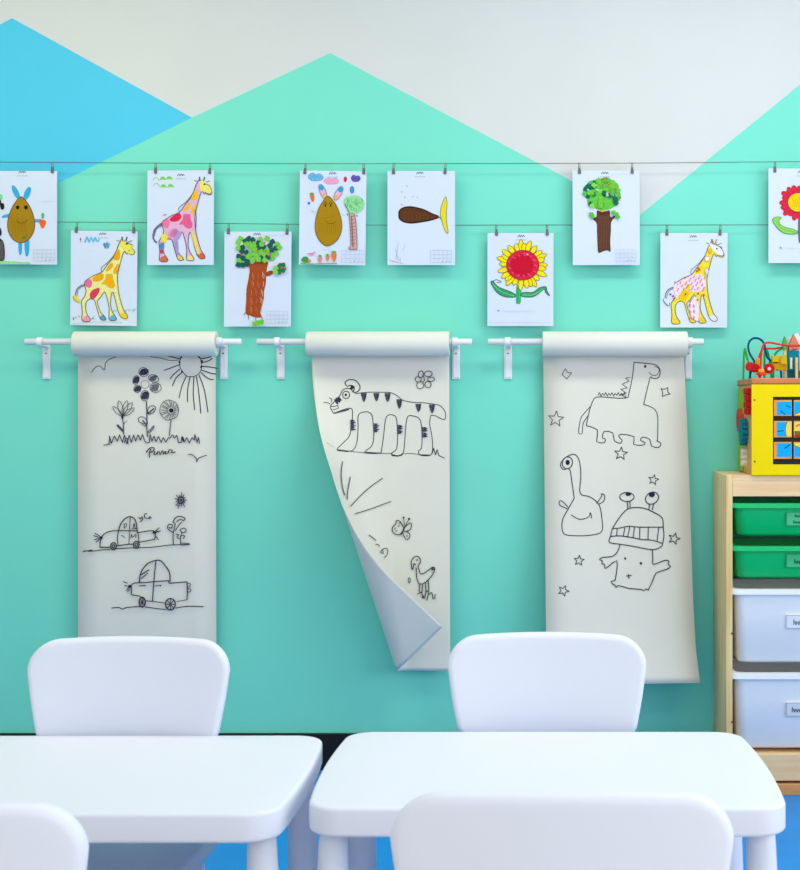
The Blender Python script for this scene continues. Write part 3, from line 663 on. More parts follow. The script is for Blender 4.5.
def ink_tiger(s):
    s.frame(315, 345, 5.714)
    k = (70, 70, 78)
    s.line([(230,278),(300,270),(380,270),(430,272),(470,290),(500,315),(560,328),(620,330),(690,340),(720,350),(745,385),(742,425),(718,420),(690,405),(662,402)], .8, k)
    s.line([(662,402),(655,450),(668,520),(672,580),(668,622)], .8, k)
    s.line([(218,270),(200,250),(160,255),(142,290),(110,325),(88,352),(100,380),(108,390),(140,378),(190,362),(212,368),(214,400),(210,450),(196,520),(160,560),(128,592),(135,604),(195,606),(220,598),(238,560),(246,480),(246,410),(262,388),(300,382),(325,400),(332,450),(336,520),(325,575),(288,606),(292,618),(370,618),(380,600),(392,520),(402,430),(418,402),(445,400),(465,420),(472,500),(470,570),(462,600),(436,620),(450,634),(500,622),(512,560),(518,470),(530,410),(560,405),(595,420),(608,460),(612,540),(608,590),(590,608),(605,630),(650,632),(668,622)], .85, k, step=4)
    s.line([(128,600),(190,608)], 1.4); s.line([(288,614),(370,618)], 1.2); s.line([(438,626),(470,634),(500,626)], 1.4); s.line([(600,628),(660,630)], 1.2)
    s.line([(190,606),(240,612),(290,616)], .6, k); s.line([(370,620),(440,620)], .6, k); s.line([(500,622),(560,620),(600,628)], .6, k)
    s.line([(668,622),(678,590),(688,628),(698,598),(708,632),(740,646)], .9, k, smooth=False)
    s.line([(108,390),(195,368)], 1.3, k); s.line([(90,352),(118,350),(128,345),(132,362),(102,370)], .7, k)
    s.ell(178, 285, 20, 21, None, line=k, w=.8); s.ell(176, 285, 7, 7, (40, 40, 50))
    s.line([(182,235),(172,215),(195,198),(230,202),(255,230),(255,255),(235,270),(220,268),(225,240),(200,230),(185,240)], 1.0, k); s.ell(212, 242, 10, 13, (50, 50, 60), rot=.5)
    s.line([(112,310),(130,338),(122,302),(142,328),(134,298),(150,318)], 1.6, (60, 60, 76)); s.line([(48,330),(72,330),(88,340)], .7, k); s.line([(92,330),(96,310),(80,302)], .7, k)
    for x, y, h in ((280,275,48),(352,275,44),(416,275,48),(483,310,52),(592,336,44),(670,340,48)):
        for j in range(6):
            xx = x - 14 + j*5; hh = h*(1 - abs(xx-x-1)/17*.75); s.line([(xx+2,y),(xx-1,y+hh)], .8, (66, 64, 90))
        s.line([(x-16,y),(x-8,y+h*.7),(x,y+h),(x+9,y+h*.6),(x+14,y)], .7, k)
    for x, y, n in ((200,430,6),(335,450,5),(470,458,4),(470,488,3),(612,470,4),(612,502,4)):
        for j in range(n): s.line([(x,y+j*(60/6 if n > 4 else 6)),(x+26+(j%2)*8,y+2+j*(60/6 if n > 4 else 6)),(x+4,y+7+j*(60/6 if n > 4 else 6))], (.9 if n > 4 else .8), (66, 64, 88), step=2)
    c = (628, 196)
    for (x, y, a, b, r) in ((605,168,14,20,.2),(648,165,22,16,-.1),(590,196,17,15,.3),(664,196,20,12,0),(602,230,20,20,0),(646,226,18,18,.4)): s.ell(x, y, a, b, None, rot=r, line=k, w=.75)
    s.line([(620,175),(626,200),(615,212)], .8, k)
    s.line([(60,560),(80,570)], .4, (150, 150, 150)); s.line([(85,574),(105,588)], .4, (150, 150, 150))
    s.frame(300, 450, 3.625)
    for a in ([(152,42),(146,90),(152,140),(160,165)], [(180,98),(170,150),(168,180)], [(300,102),(240,145),(180,205)], [(330,186),(260,212),(196,232)], [(248,308),(275,328)]): s.line(a, .85, k)
    s.frame(360, 510, 8.7)
    s.line([(130,305),(150,298),(168,318)], .8, k); s.line([(175,370),(190,345),(225,332),(242,350),(235,385),(210,418)], .8, k); s.line([(178,368),(200,380),(195,350)], .7, k)
    s.line([(380,150),(350,100),(318,92),(312,120),(284,150),(284,185),(310,210),(350,212),(378,180)], 1.0, k); s.line([(392,150),(430,115),(448,120),(440,165),(402,190)], .9, k); s.line([(385,185),(420,195),(436,225),(415,255),(392,245),(372,200)], .9, k)
    s.line([(388,145),(372,190),(350,214)], 1.6); s.line([(388,140),(380,68)], .7, k); s.line([(396,138),(428,78)], .8, k); s.ell(380, 66, 9, 10, INK); s.ell(428, 76, 10, 10, INK)
    for x, y in ((305,160),(318,180),(338,140),(345,115),(410,225),(415,180)): s.ell(x, y, 6, 6, None, line=(110, 110, 120), w=.5)
    s.line([(486,480),(470,465),(460,520),(450,490),(448,450),(465,415),(495,402),(522,420),(525,455),(508,485),(515,520),(530,555),(560,548),(600,520),(636,495),(652,512),(632,560),(600,600),(560,635),(520,642),(500,610),(492,560),(490,500)], 1.0, k)
    s.ell(497, 435, 7, 8, INK, n=7); s.line([(636,495),(628,520),(650,510)], 1.5, k)
    for a in ([(520,645),(516,715)], [(545,645),(540,720)], [(572,632),(574,710)], [(596,612),(600,700)], [(500,730),(540,712)], [(540,720),(548,770),(556,740)], [(565,770),(572,720),(600,705),(584,785)], [(605,735),(625,718),(636,775)], [(650,775),(655,730)]): s.line(a, 1.0, k)
    s.ell(430, 610, 8, 22, None, line=k, w=.8)
def star(s, x, y, r, rot=0, w=.7, n=5, c=(70, 70, 78)):
    pts = []
    for i in range(2*n): a = rot - PI/2 + i*PI/n; q = r if i % 2 == 0 else r*.42; pts.append((x+q*math.cos(a), y+q*math.sin(a)))
    s.line(pts, w, c, smooth=False, closed=True)
def ink_monsters(s):
    k = (70, 70, 78)
    s.frame(530, 320, 4.444)
    s.line([(462,188),(510,192),(560,200),(578,225),(572,255),(550,260),(535,252)], 1.0, k); s.line([(552,205),(574,218),(566,242),(545,246),(528,232)], .7, k); s.ell(512, 206, 5, 7, (40, 40, 50))
    s.line([(534,255),(520,310),(505,375)], .9, k); s.line([(505,375),(545,390),(566,420),(568,480),(566,540)], .9, k); s.line([(462,188),(454,260),(435,345)], .9, k)
    s.line([(435,345),(400,348),(350,344),(300,342),(282,355),(265,400),(250,470)], .9, k)
    s.line([(250,470),(300,488),(296,540),(330,545),(334,528),(322,524),(330,495),(368,502),(374,535),(400,548),(410,535),(396,520),(402,508),(462,518),(460,552),(500,556),(512,545),(492,536),(500,520),(532,530),(540,560),(572,566),(582,548),(562,536)], 1.0, k, step=2)
    s.line([(268,385),(245,410),(225,440),(216,500),(232,502),(236,460),(258,425)], .8, k)
    z = []
    for i in range(9): z += [(302+i*14,335+(i%2)*3),(308+i*14,322+(i%2)*4)]
    s.line(z + [(425,345),(402,330),(428,325),(404,308),(432,302),(410,285),(440,272),(424,258),(446,256)], .7, k, smooth=False)
    s.line([(143,240),(158,216),(165,232),(185,235),(164,262),(148,248),(143,240)], .7, k, smooth=False)
    s.line([(582,305),(598,308),(612,300),(612,318),(622,330),(605,332),(588,340),(590,322),(582,305)], .8, k, smooth=False)
    star(s, 115, 440, 36, .1, .75); star(s, 404, 594, 30, .1, .85)
    s.frame(530, 440, 3.344)
    s.line([(148,195),(140,140),(132,98),(110,98),(102,80),(120,58),(148,48),(165,70),(170,120),(168,178),(200,190),(230,215),(240,260),(240,305),(205,318),(150,320),(112,312),(108,270),(125,235),(148,195)], .95, k, step=4)
    s.ell(125, 76, 17, 20, None, line=k, w=1.0, rot=.3); s.ell(126, 75, 7, 9, (40, 40, 60))
    s.line([(138,250),(165,265),(195,258),(202,242),(206,262)], .9, k); s.line([(222,212),(240,188),(238,180),(250,185),(246,205),(228,215)], .9, k); s.line([(125,230),(100,218),(98,205),(108,205),(128,225)], .9, k)
    star(s, 413, 133, 18, .2, .75); star(s, 482, 330, 20, .3, .9); star(s, 164, 403, 18, .1, .75); star(s, 112, 504, 19, .4, .75)
    s.frame(590, 470, 6.69)
    s.line([(150,392),(175,350),(215,295),(255,260),(310,250),(370,258),(440,290),(484,322),(490,382),(495,440),(486,490),(478,510),(440,530),(390,530),(300,512),(200,496),(130,484),(138,440),(150,392)], 1.0, k)
    s.line([(150,392),(200,388),(260,376),(330,382),(488,382)], 1.0, k); s.line([(138,445),(200,440),(300,455),(340,464),(420,470),(486,492)], 1.0, k)
    for a in ([(182,392),(178,442)], [(234,385),(222,445)], [(266,380),(252,448)], [(298,380),(288,455)], [(334,384),(332,462)], [(390,384),(388,468)], [(460,384),(448,478)]): s.line(a, .9, k)
    for x, y, a, b, r in ((247, 180, 48, 30, 0), (415, 188, 46, 38, -.6)):
        s.ell(x, y, a, b, None, rot=r, line=k, w=1.0)
    s.ell(256, 162, 18, 12, (40, 40, 70)); s.ell(414, 164, 20, 18, (40, 40, 70))
    for a in ([(250,210),(254,262)], [(268,210),(268,250)], [(398,225),(394,264)], [(426,225),(416,268)], [(200,500),(185,545),(150,578),(85,584),(64,598),(84,608),(78,628),(98,630),(100,658),(130,640),(180,606),(178,680),(168,738)], [(418,534),(420,600),(424,632),(500,604),(530,610),(520,628),(540,645),(510,665),(444,688),(420,740),(390,802)],
              [(168,738),(140,748),(160,768),(168,770),(176,788),(190,772),(260,792),(340,798),(360,808),(374,796),(390,802)], [(242,710),(278,704)], [(256,696),(262,726)]): s.line(a, 1.0, k, step=2)
    s.ell(236, 592, 7, 9, (50, 50, 60), n=7); s.ell(340, 624, 9, 9, (50, 50, 60), n=7)

def finish_sheet(s, t):
    o = s.done('hanging_sheet', t)
    o.location = -t.location
    return o
def grid_sheet(s, f, nu, nv, thick=.0007):
    """front and back skins plus edges of a bent sheet; f(u,v,h)"""
    bm = s.bm
    fr = [[bm.verts.new(f(i / nu, j / nv, 0)) for i in range(nu + 1)] for j in range(nv + 1)]
    bk = [[bm.verts.new(f(i / nu, j / nv, -thick)) for i in range(nu + 1)] for j in range(nv + 1)]
    for j in range(nv):
        for i in range(nu):
            a = bm.faces.new((fr[j][i], fr[j + 1][i], fr[j + 1][i + 1], fr[j][i + 1])); a.smooth = True
            a = bm.faces.new((bk[j][i], bk[j][i + 1], bk[j + 1][i + 1], bk[j + 1][i])); a.smooth = True
    for j in range(nv):
        bm.faces.new((fr[j][0], bk[j][0], bk[j + 1][0], fr[j + 1][0])); bm.faces.new((fr[j][nu], fr[j + 1][nu], bk[j + 1][nu], bk[j][nu]))
    for i in range(nu):
        bm.faces.new((fr[nv][i], bk[nv][i], bk[nv][i + 1], fr[nv][i + 1])); bm.faces.new((fr[0][i], fr[0][i + 1], bk[0][i + 1], bk[0][i]))

holder(25, 241.5, 46.5, 223.5, 'white rod on two brackets behind the flower and car drawing roll')
holder(257, 472, 280.5, 456, 'white rod on two brackets behind the curled tiger drawing roll')
holder(488, 703.5, 508, 688, 'white rod on two brackets behind the monster drawing roll')

# sheet 1: hangs straight
def lerp(a, b, t): return a + (b - a) * t
def curve(tab, y):
    for (y0, v0), (y1, v1) in zip(tab, tab[1:]):
        if y <= y1:
            t = max(0, (y - y0) / (y1 - y0)); return v0 + (v1 - v0) * t
    return tab[-1][1]
t1 = roll_thing(74.5, 217, 'cream paper roll with flowers and two cars drawn in ink')
def d1(py): return .021 + .012 * math.sin(max(0, (py - 343) / 340) * 2.2)
s = Sheet(lambda x, y, h: P(x, y, d1(y) + h), M_sheet)
grid_sheet(s, lambda u, v, h: P(lerp(78, lerp(215.6, 216.4, v), u), lerp(343, 684, v), d1(lerp(343, 684, v)) + h), 6, 40)
ink_flowers(s); finish_sheet(s, t1)
# sheet 3: drifts away from the wall towards its lower end
t3 = roll_thing(542.5, 687, 'cream paper roll with a long-necked animal and two monsters drawn in ink')
def d3(py): u = max(0, (py - 343) / 340); return .021 + .13 * u ** 1.3 + .06 * max(0, u - .8) * 5 * max(0, u - .8)
L3 = [(343, 543), (480, 544.5), (630, 546), (700, 547)]; R3 = [(343, 683), (420, 687), (500, 690), (600, 693), (650, 696), (686, 700.5)]
s = Sheet(lambda x, y, h: P(x, y, d3(y) + h), M_sheet)
def f3(u, v, h):
    y = lerp(343, lerp(685, 683, u), v); return P(lerp(curve(L3, y), curve(R3, y), u), y, d3(y) + h)
grid_sheet(s, f3, 6, 48)
ink_monsters(s); finish_sheet(s, t3)
# sheet 2: the lower left corner curls over on a cone whose tip lies below the sheet
t2 = roll_thing(307, 449.5, 'cream paper roll with a striped tiger drawn in ink, lower corner curled over')
VX, VY, PH0, DE = 422.0, 745.0, math.radians(8.0), math.radians(9.0)
S2 = F / (CAMD - .03)
def flat2(a, b): return Vector(((a - CX) / S2, -(.021 + .02 * max(0, (b - 343) / 340)), CAMH - (b - HY) / S2))
def surf2(a, b):
    dx, dy = VX - a, VY - b
    rho, ph = math.hypot(dx, dy), math.atan2(dx, dy)
    if ph <= PH0: p, q = ph, 0.0
    elif ph <= PH0 + PI * DE:
        t = (ph - PH0) / DE; p, q = PH0 + DE * math.sin(t), DE * (1 - math.cos(t))
    else: p, q = PH0 - (ph - PH0 - PI * DE), 2 * DE
    f = flat2(a, b)
    if ph <= PH0: return f
    cone = flat2(VX - rho * math.sin(p) * math.cos(q), VY - rho * math.cos(p) * math.cos(q))
    cone.y -= rho * math.sin(q) / S2
    w = min(1, max(0, (b - 357) / 125.0)); w = w * w * (3 - 2 * w)
    return f.lerp(cone, w)
def surf2n(a, b, h):
    p = surf2(a, b)
    if h == 0: return p
    e = .5; n = (surf2(a + e, b) - surf2(a - e, b)).cross(surf2(a, b - e) - surf2(a, b + e))
    return p + n.normalized() * h
def proj(p): s_ = F / (CAMD + p.y); return Vector((CX + p.x * s_, HY - (p.z - CAMH) * s_))
def inv2(px, py):
    a = Vector((px, py)); lim = 0
    for _ in range(14):
        e = Vector((px, py)) - proj(surf2(a.x, a.y)); a += e * .8
        a.x = max(313.4, min(449, a.x))
    return a
s = Sheet(lambda x, y, h: surf2n(*inv2(x, y), h), M_sheet, h0=.0006)
grid_sheet(s, lambda u, v, h: surf2n(lerp(lerp(310.5, 313, min(1, v*5)), lerp(449, 450.5, v), u), lerp(343, lerp(668, 670.5, u), v), h), 60, 90, .0006)
ink_tiger(s); finish_sheet(s, t2)

# ------------------------------------------------------------------ plastic furniture
def rounded_outline(w_top, w_bot, h, rt, rb, crown=.0, bulge=0.0, n=8):
    """closed outline (x,z), z from 0 (bottom) to h (top): a trapezoid with rounded corners"""
    c = [(-w_bot/2 + rb, rb, rb, PI, 1.5*PI), (w_bot/2 - rb, rb, rb, 1.5*PI, 2*PI), (w_top/2 - rt, h - rt, rt, 0, .5*PI), (-w_top/2 + rt, h - rt, rt, .5*PI, PI)]
    pts = []
    for k, (x, z, r, a0, a1) in enumerate(c):
        for i in range(n + 1): a = a0 + (a1 - a0)*i/n; pts.append(Vector((x + r*math.cos(a), z + r*math.sin(a))))
        nx = c[(k + 1) % 4]; p = pts[-1]; q = Vector((nx[0] + nx[2]*math.cos(nx[3]), nx[1] + nx[2]*math.sin(nx[3])))
        for i in range(1, 8): pts.append(p.lerp(q, i/8))
    for p in pts:
        if p.y > h*.5: p.y += crown*(1 - (2*p.x/w_top)**2)
        p.x += bulge*math.copysign(1, p.x)*(1 - (2*p.y/h - 1)**2)*min(1, abs(p.x)/(w_bot*.4))
    return pts
def pillow_slab(bm, pts, t, r, place, inner=6):
    """slab of thickness t with edges rounded by r; place(x,z,n)->3D, n through the thickness"""
    cen = sum(pts, Vector((0, 0))) / len(pts); N = len(pts)
    nrm = []
    for i in range(N):
        d = pts[(i + 1) % N] - pts[i - 1]; nn = Vector((d.y, -d.x)); nrm.append(nn.normalized())
    rings = []
    def ring(off, z, sc=1.0): rings.append([bm.verts.new(place(*( (cen + (p - n*off - cen)*sc) ), z)) for p, n in zip(pts, nrm)])
    for k in range(inner, 0, -1): ring(r, t/2, 1 - k/(inner + .3))
    for i in range(7): a = i/6*PI/2; ring(r*(1 - math.sin(a)), t/2 - r + r*math.cos(a))
    for i in range(7): a = i/6*PI/2; ring(r*(1 - math.cos(a)), -t/2 + r - r*math.sin(a))
    for k in range(1, inner + 1): ring(r, -t/2, 1 - k/(inner + .3))
    for a, b in zip(rings, rings[1:]):
        for k in range(N): bm.faces.new((a[k], a[(k + 1) % N], b[(k + 1) % N], b[k]))
    bm.faces.new(rings[0]); bm.faces.new(rings[-1])
def make_chair():
    t = empty('childrens_chair', (0, 0, 0), '', 'chair')
    # the sitter looks towards -y; the backrest is at y = 0
    W, H0, H1 = .397, .462, .67
    bm = bmesh.new()
    o = rounded_outline(W, W - .034, H1 - H0 - .006, .055, .032, crown=.007, bulge=.004)
    pillow_slab(bm, o, .032, .013, lambda x, z, n: Vector((x, -.022*(x/.2)**2 + n + (z - .2)*.10, z + H0)), 7)
    link_mesh('backrest', bm, M_plas, t, True)
    for sx in (-1, 1):
        bm = bmesh.new()
        tube(bm, [(sx*.125, -.05, .28), (sx*.125, -.034, .34), (sx*.125, -.024, .43), (sx*.125, -.02, .50)], [.027, .024, .021, .012], 14)
        link_mesh('back_support', bm, M_plas, t, True)
    bm = bmesh.new()
    o = rounded_outline(.375, .352, .345, .06, .06, crown=.006, bulge=.006)
    pillow_slab(bm, o, .035, .014, lambda x, z, n: Vector((x, z - .36, .285 + n - .010*(1 - min(1, (x/.16)**2))*(1 if n > .01 else 0))), 7)
    link_mesh('seat', bm, M_plas, t, True)
    for sx in (-1, 1):
        for y0 in (-.30, -.075):
            bm = bmesh.new(); sy = -1 if y0 < -.2 else 1
            tube(bm, [(sx*(.132 + .028*k), y0 + sy*.02*k, .275*(1 - k)) for k in (0, .3, .6, .9, 1.0)], [.024, .026, .028, .029, .026], 18)
            link_mesh('leg', bm, M_plas, t, True)
    return t
def dup(root):
    r = root.copy(); COL.objects.link(r)
    for ch in list(root.children):
        c = ch.copy(); COL.objects.link(c); c.parent = r
    return r
ch0 = make_chair()
for i, (x, y, rz, sc, lab) in enumerate((
        (.0345, -1.545, 0, 1.0, 'white plastic child chair facing us behind the table beside the wooden shelf'),
        (-.7985, -1.60, math.radians(-1.0), 1.0, 'white plastic child chair facing us below the flower and car drawing'),
        (.0385, -2.765, PI, 1.025, 'white plastic child chair seen from behind at the middle of the picture\'s foot'),
        (-.7195, -2.815, PI + math.radians(2), 1.0, 'white plastic child chair seen from behind, cut off by the left picture edge'))):
    c = ch0 if i == 0 else dup(ch0)
    c.location = (x, y, 0); c.rotation_euler = (0, 0, rz); c.scale = (sc, 1, 1)
    tag(c, lab, 'chair', 'white child chairs at the tables')
def make_table():
    t = empty('childrens_table', (0, 0, 0), '', 'table')
    bm = bmesh.new(); D = .55; Wd = .775
    o = rounded_outline(Wd, Wd, D, .052, .052, crown=0, bulge=.013)
    pillow_slab(bm, o, .048, .007, lambda x, z, n: Vector((x, z - D/2, .484 - .024 + n)), 6)
    link_mesh('tabletop', bm, M_plas, t, True)
    for sx in (-1, 1):
        for sy in (-1, 1):
            bm = bmesh.new()
            tube(bm, [(sx*(.3545 + .006*k), sy*(.203 + .006*k), .437*(1 - k) + .001) for k in (0, .08, .3, .6, .9, .98, 1.0)], [.0225, .0245, .028, .031, .032, .030, .026], 24)
            link_mesh('leg', bm, M_plas, t, True)
    return t
tb0 = make_table()
tb1 = dup(tb0)
for o, loc, rz, lab in ((tb0, (.0285, -1.892, 0), 0, 'white plastic child table standing nearer the wooden shelf'),
                        (tb1, (-.794, -1.925, 0), math.radians(.2), 'white plastic child table cut off by the left picture edge')):
    o.location = loc; o.rotation_euler = (0, 0, rz); tag(o, lab, 'table', 'white child tables')

# ------------------------------------------------------------------ wooden storage unit with trays
SX0, SX1, SD = .575, 1.035, .30
def zs(py, d=SD): return CAMH - (py - HY) * (CAMD - d) / F
SH = empty('storage_unit', ((SX0 + SX1)/2, -.15, 0), 'pale pine storage unit with green and white trays under the yellow toy', 'shelf')
def spart(name, bm, m, parent=SH, smooth=False):
    o = link_mesh(name, bm, m, parent, smooth)
    if parent == SH: o.matrix_parent_inverse = Matrix.Translation(-SH.location)
    return o
ZT, ZB = zs(475), zs(782)
for x0, x1 in ((SX0, SX0 + .019), (SX1 - .019, SX1)):
    bm = bmesh.new(); box(bm, x0, x1, -SD, -.002, ZB, ZT, .002); spart('side_panel', bm, M_pine)
bm = bmesh.new(); box(bm, SX0 + .019, SX1 - .019, -SD + .001, -.004, ZT - .018, ZT - .0005, .0015); spart('top_board', bm, M_pineH)
bm = bmesh.new(); box(bm, SX0 + .019, SX1 - .019, -SD + .001, -SD + .02, zs(496.5), ZT - .018, .0015); spart('front_rail', bm, M_pineH)
bm = bmesh.new(); box(bm, SX0 + .019, SX1 - .019, -SD + .001, -.02, zs(782) + .002, zs(754), .003); spart('bottom_board', bm, M_pineH)
bm = bmesh.new(); box(bm, SX0 + .01, SX1 - .01, -SD - .004, -.02, 0, ZB - .005, .002); spart('plinth', bm, M_plinth)
bm = bmesh.new(); box(bm, SX0 + .02, SX1 - .02, -.28, -.03, ZB - .005, ZB + .002); spart('gap_shade', bm, M_black)  # black filler paints the shade in the gap above the plinth
# runner grooves
for py in (505, 548, 591, 675):
    for x0, x1 in ((SX0 + .019, SX0 + .022), (SX1 - .022, SX1 - .019)):
        bm = bmesh.new(); z = zs(py); box(bm, x0, x1, -SD + .004, -.02, z - .012, z - .007); spart('runner', bm, M_dark)
for py in (633.5, 722):     # holes for dowels on the side edge
    bm = bmesh.new(); x = SX0 + .017; z = zs(py)
    tube(bm, [(x, -SD - .0008, z), (x, -SD + .004, z)], .003, 10); spart('peg_hole', bm, M_dark)
def tray(py_top, py_rim, py_bot, m, label, lab_py, marks, inkc, labc):
    zt, zr, zb = zs(py_top), zs(py_rim), zs(py_bot)
    cx = (SX0 + SX1)/2; W = SX1 - SX0 - .034; 
    t = empty('storage_tray', (cx, -.155, zb), label, 'tray', 'plastic trays in the wooden unit')
    iv = Matrix.Translation(-t.location)
    bm = bmesh.new()
    def ro(w, d, y0, r=.025):   # rounded rectangle ring
        pts = []
        for (sx, sy, a0) in ((-1, -1, PI), (1, -1, 1.5*PI), (1, 1, 0), (-1, 1, .5*PI)):
            for i in range(7): a = a0 + i*PI/12; pts.append((sx*(w/2 - r) + r*math.cos(a), y0 + sy*(d/2 - r) + r*math.sin(a)))
        return pts
    h = zt - zb; yc = -.158
    lv = [(W - .055, .225, zb + .0, .03), (W - .040, .245, zb + .008, .032), (W - .022, .262, zt - .012, .028), (W - .020, .264, zt - .006, .028)]
    rings = []
    for w, d, z, r in lv: rings.append([bm.verts.new((cx + x, y, z)) for x, y in ro(w, d, yc, r)])
    inn = []
    for w, d, z, r in lv[::-1]: inn.append([bm.verts.new((cx + x, y, z + (.003 if z < zt - .05 else 0))) for x, y in ro(w - .006, d - .006, yc, r)])
    allr = rings + inn; N = len(rings[0])
    for a, b in zip(allr, allr[1:]):
        for k in range(N): bm.faces.new((a[k], a[(k + 1) % N], b[(k + 1) % N], b[k]))
    bm.faces.new(rings[0]); bm.faces.new(inn[-1])
    b_ = link_mesh('body', bm, m, t, True); b_.matrix_parent_inverse = iv
    bm = bmesh.new()      # rim
    ro1, ro2 = ro(W + .008, .286, -.161, .02), ro(W - .028, .25, -.158, .028)
    R = [[bm.verts.new((cx + x, y, z)) for x, y in rr] for rr, z in ((ro2, zr), (ro1, zr), (ro1, zt - .001), (ro2, zt - .001))]
    for i in range(4):
        a, b = R[i], R[(i + 1) % 4]
        for k in range(N): bm.faces.new((a[k], a[(k + 1) % N], b[(k + 1) % N], b[k]))
    bmesh.ops.bevel(bm, geom=[e for e in bm.edges if abs(e.verts[0].co.z - e.verts[1].co.z) < 1e-6 and e.calc_face_angle(0) > .5], offset=.0012, segments=2, affect='EDGES')
    r_ = link_mesh('rim', bm, m, t); r_.matrix_parent_inverse = iv
    # paper label taped on the front
    yf = -.158 - .262/2 - .0022
    zc_ = zs(lab_py)
    bm = bmesh.new(); box(bm, cx - .052, cx + .052, yf - .0006, yf + .006, zc_ - .02, zc_ + .02, .0004, 1)
    l_ = link_mesh('label', bm, mat('label_%02x%02x%02x' % labc, labc, .5, .3, noise=.01), t); l_.matrix_parent_inverse = iv
    sh = Sheet(lambda x, y, hh: Vector((cx + x/1000, yf - .0006 - hh, zc_ + y/1000)), C(inkc))
    edge = tuple(int(q*.85) for q in labc)
    for mk in marks: sh.line([(-60 + u*112, 20 - v*40) for u, v in mk], 2.4, inkc, step=2)
    for a, b in (((-52, 19), (52, 19)), ((-52, -19), (52, -19)), ((-51, 20), (-51, -20)), ((51, 20), (51, -20))): sh.line([a, b], 1.8, edge)
    sh.done('lettering', l_)
    return t
# scribbled words, one per label
def word(y, n, u0=.22, du=.075, h=.2):
    W_ = []
    for i in range(n):
        x = u0 + i*du; W_.append([(x, y), (x + .01, y - h*(.7 if i else 1)), (x + .035, y - h*.2), (x + .05, y - h*.6), (x + .055, y)])
    return W_
class _S(Sheet): pass
_old_line = Sheet.line
tray(503, 508, 536.5, M_binG, 'topmost green tray in the wooden unit', 519, word(.4, 4, .3, h=.25) + word(.85, 6, .26, h=.25), (30, 120, 80), (70, 186, 130))
tray(546, 551, 579, M_binG, 'second green tray, just above the white ones', 561, word(.75, 5, .28, h=.4), (24, 120, 74), (60, 182, 124))
tray(589, 594.5, 664, M_binW, 'upper white tray in the wooden unit', 622, word(.75, 5, .26, h=.45), (130, 142, 160), (224, 230, 242))
tray(673, 679, 750, M_binW, 'lowest white tray, at the bottom of the wooden unit', 710, word(.72, 6, .22, h=.42), (110, 120, 140), (208, 216, 230))

# ------------------------------------------------------------------ yellow activity toy
AX0, AX1, AY0, AY1 = .649, .949, -.308, -.02
AZ0, AZ1 = ZT, zs(378, .308)
TY = empty('activity_cube', ((AX0 + AX1)/2, (AY0 + AY1)/2, AZ0), 'yellow wooden activity cube with a bead maze on the wooden unit', 'toy')
TI = Matrix.Translation(-TY.location)
def tpart(name, bm, m, parent=None, smooth=False, recalc=True):
    o = link_mesh(name, bm, m, parent or TY, smooth, recalc); o.matrix_parent_inverse = TI if parent is None else Matrix.Identity(4); return o
bm = bmesh.new(); box(bm, AX0 + .004, AX1 - .004, AY0 + .009, AY1, AZ0, AZ1 - .018, .002); tpart('case', bm, M_toyw)
bm = bmesh.new(); box(bm, AX0 - .001, AX1 + .001, AY0 - .002, AY1 + .002, AZ1 - .018, AZ1, .003); tpart('lid', bm, M_toyw2)
def tz(py): return zs(py, .309)
def tx(px): return (px - CX)*(CAMD - .309)/F
# front panel with its square opening
bm = bmesh.new(); ya, yb = AY0, AY0 + .009
ox0, ox1, oz0, oz1 = tx(773), tx(833.5), tz(464.5), tz(396.7)
box(bm, AX0, ox0, ya, yb, AZ0, AZ1 - .0185); box(bm, ox1, AX1, ya, yb, AZ0, AZ1 - .0185); box(bm, ox0, ox1, ya, yb, AZ0, oz0); box(bm, ox0, ox1, ya, yb, oz1, AZ1 - .0185)
bmesh.ops.remove_doubles(bm, verts=bm.verts, dist=1e-5)
tpart('front_panel', bm, M_ybox)
bm = bmesh.new(); box(bm, ox0, ox1, yb - .002, yb - .0005, oz0, oz1); tpart('recess', bm, mat('black_paint', (14, 12, 12), .5, .3, noise=.1))
for px, py in ((754.5, 400), (754.8, 461.5)):
    bm = bmesh.new(); x, z = tx(px), tz(py); tube(bm, [(x, ya - .0012, z), (x, ya + .002, z)], .0026, 12); tpart('screw', bm, mat('screw_black', (50, 48, 40), .4, .4, noise=.1))
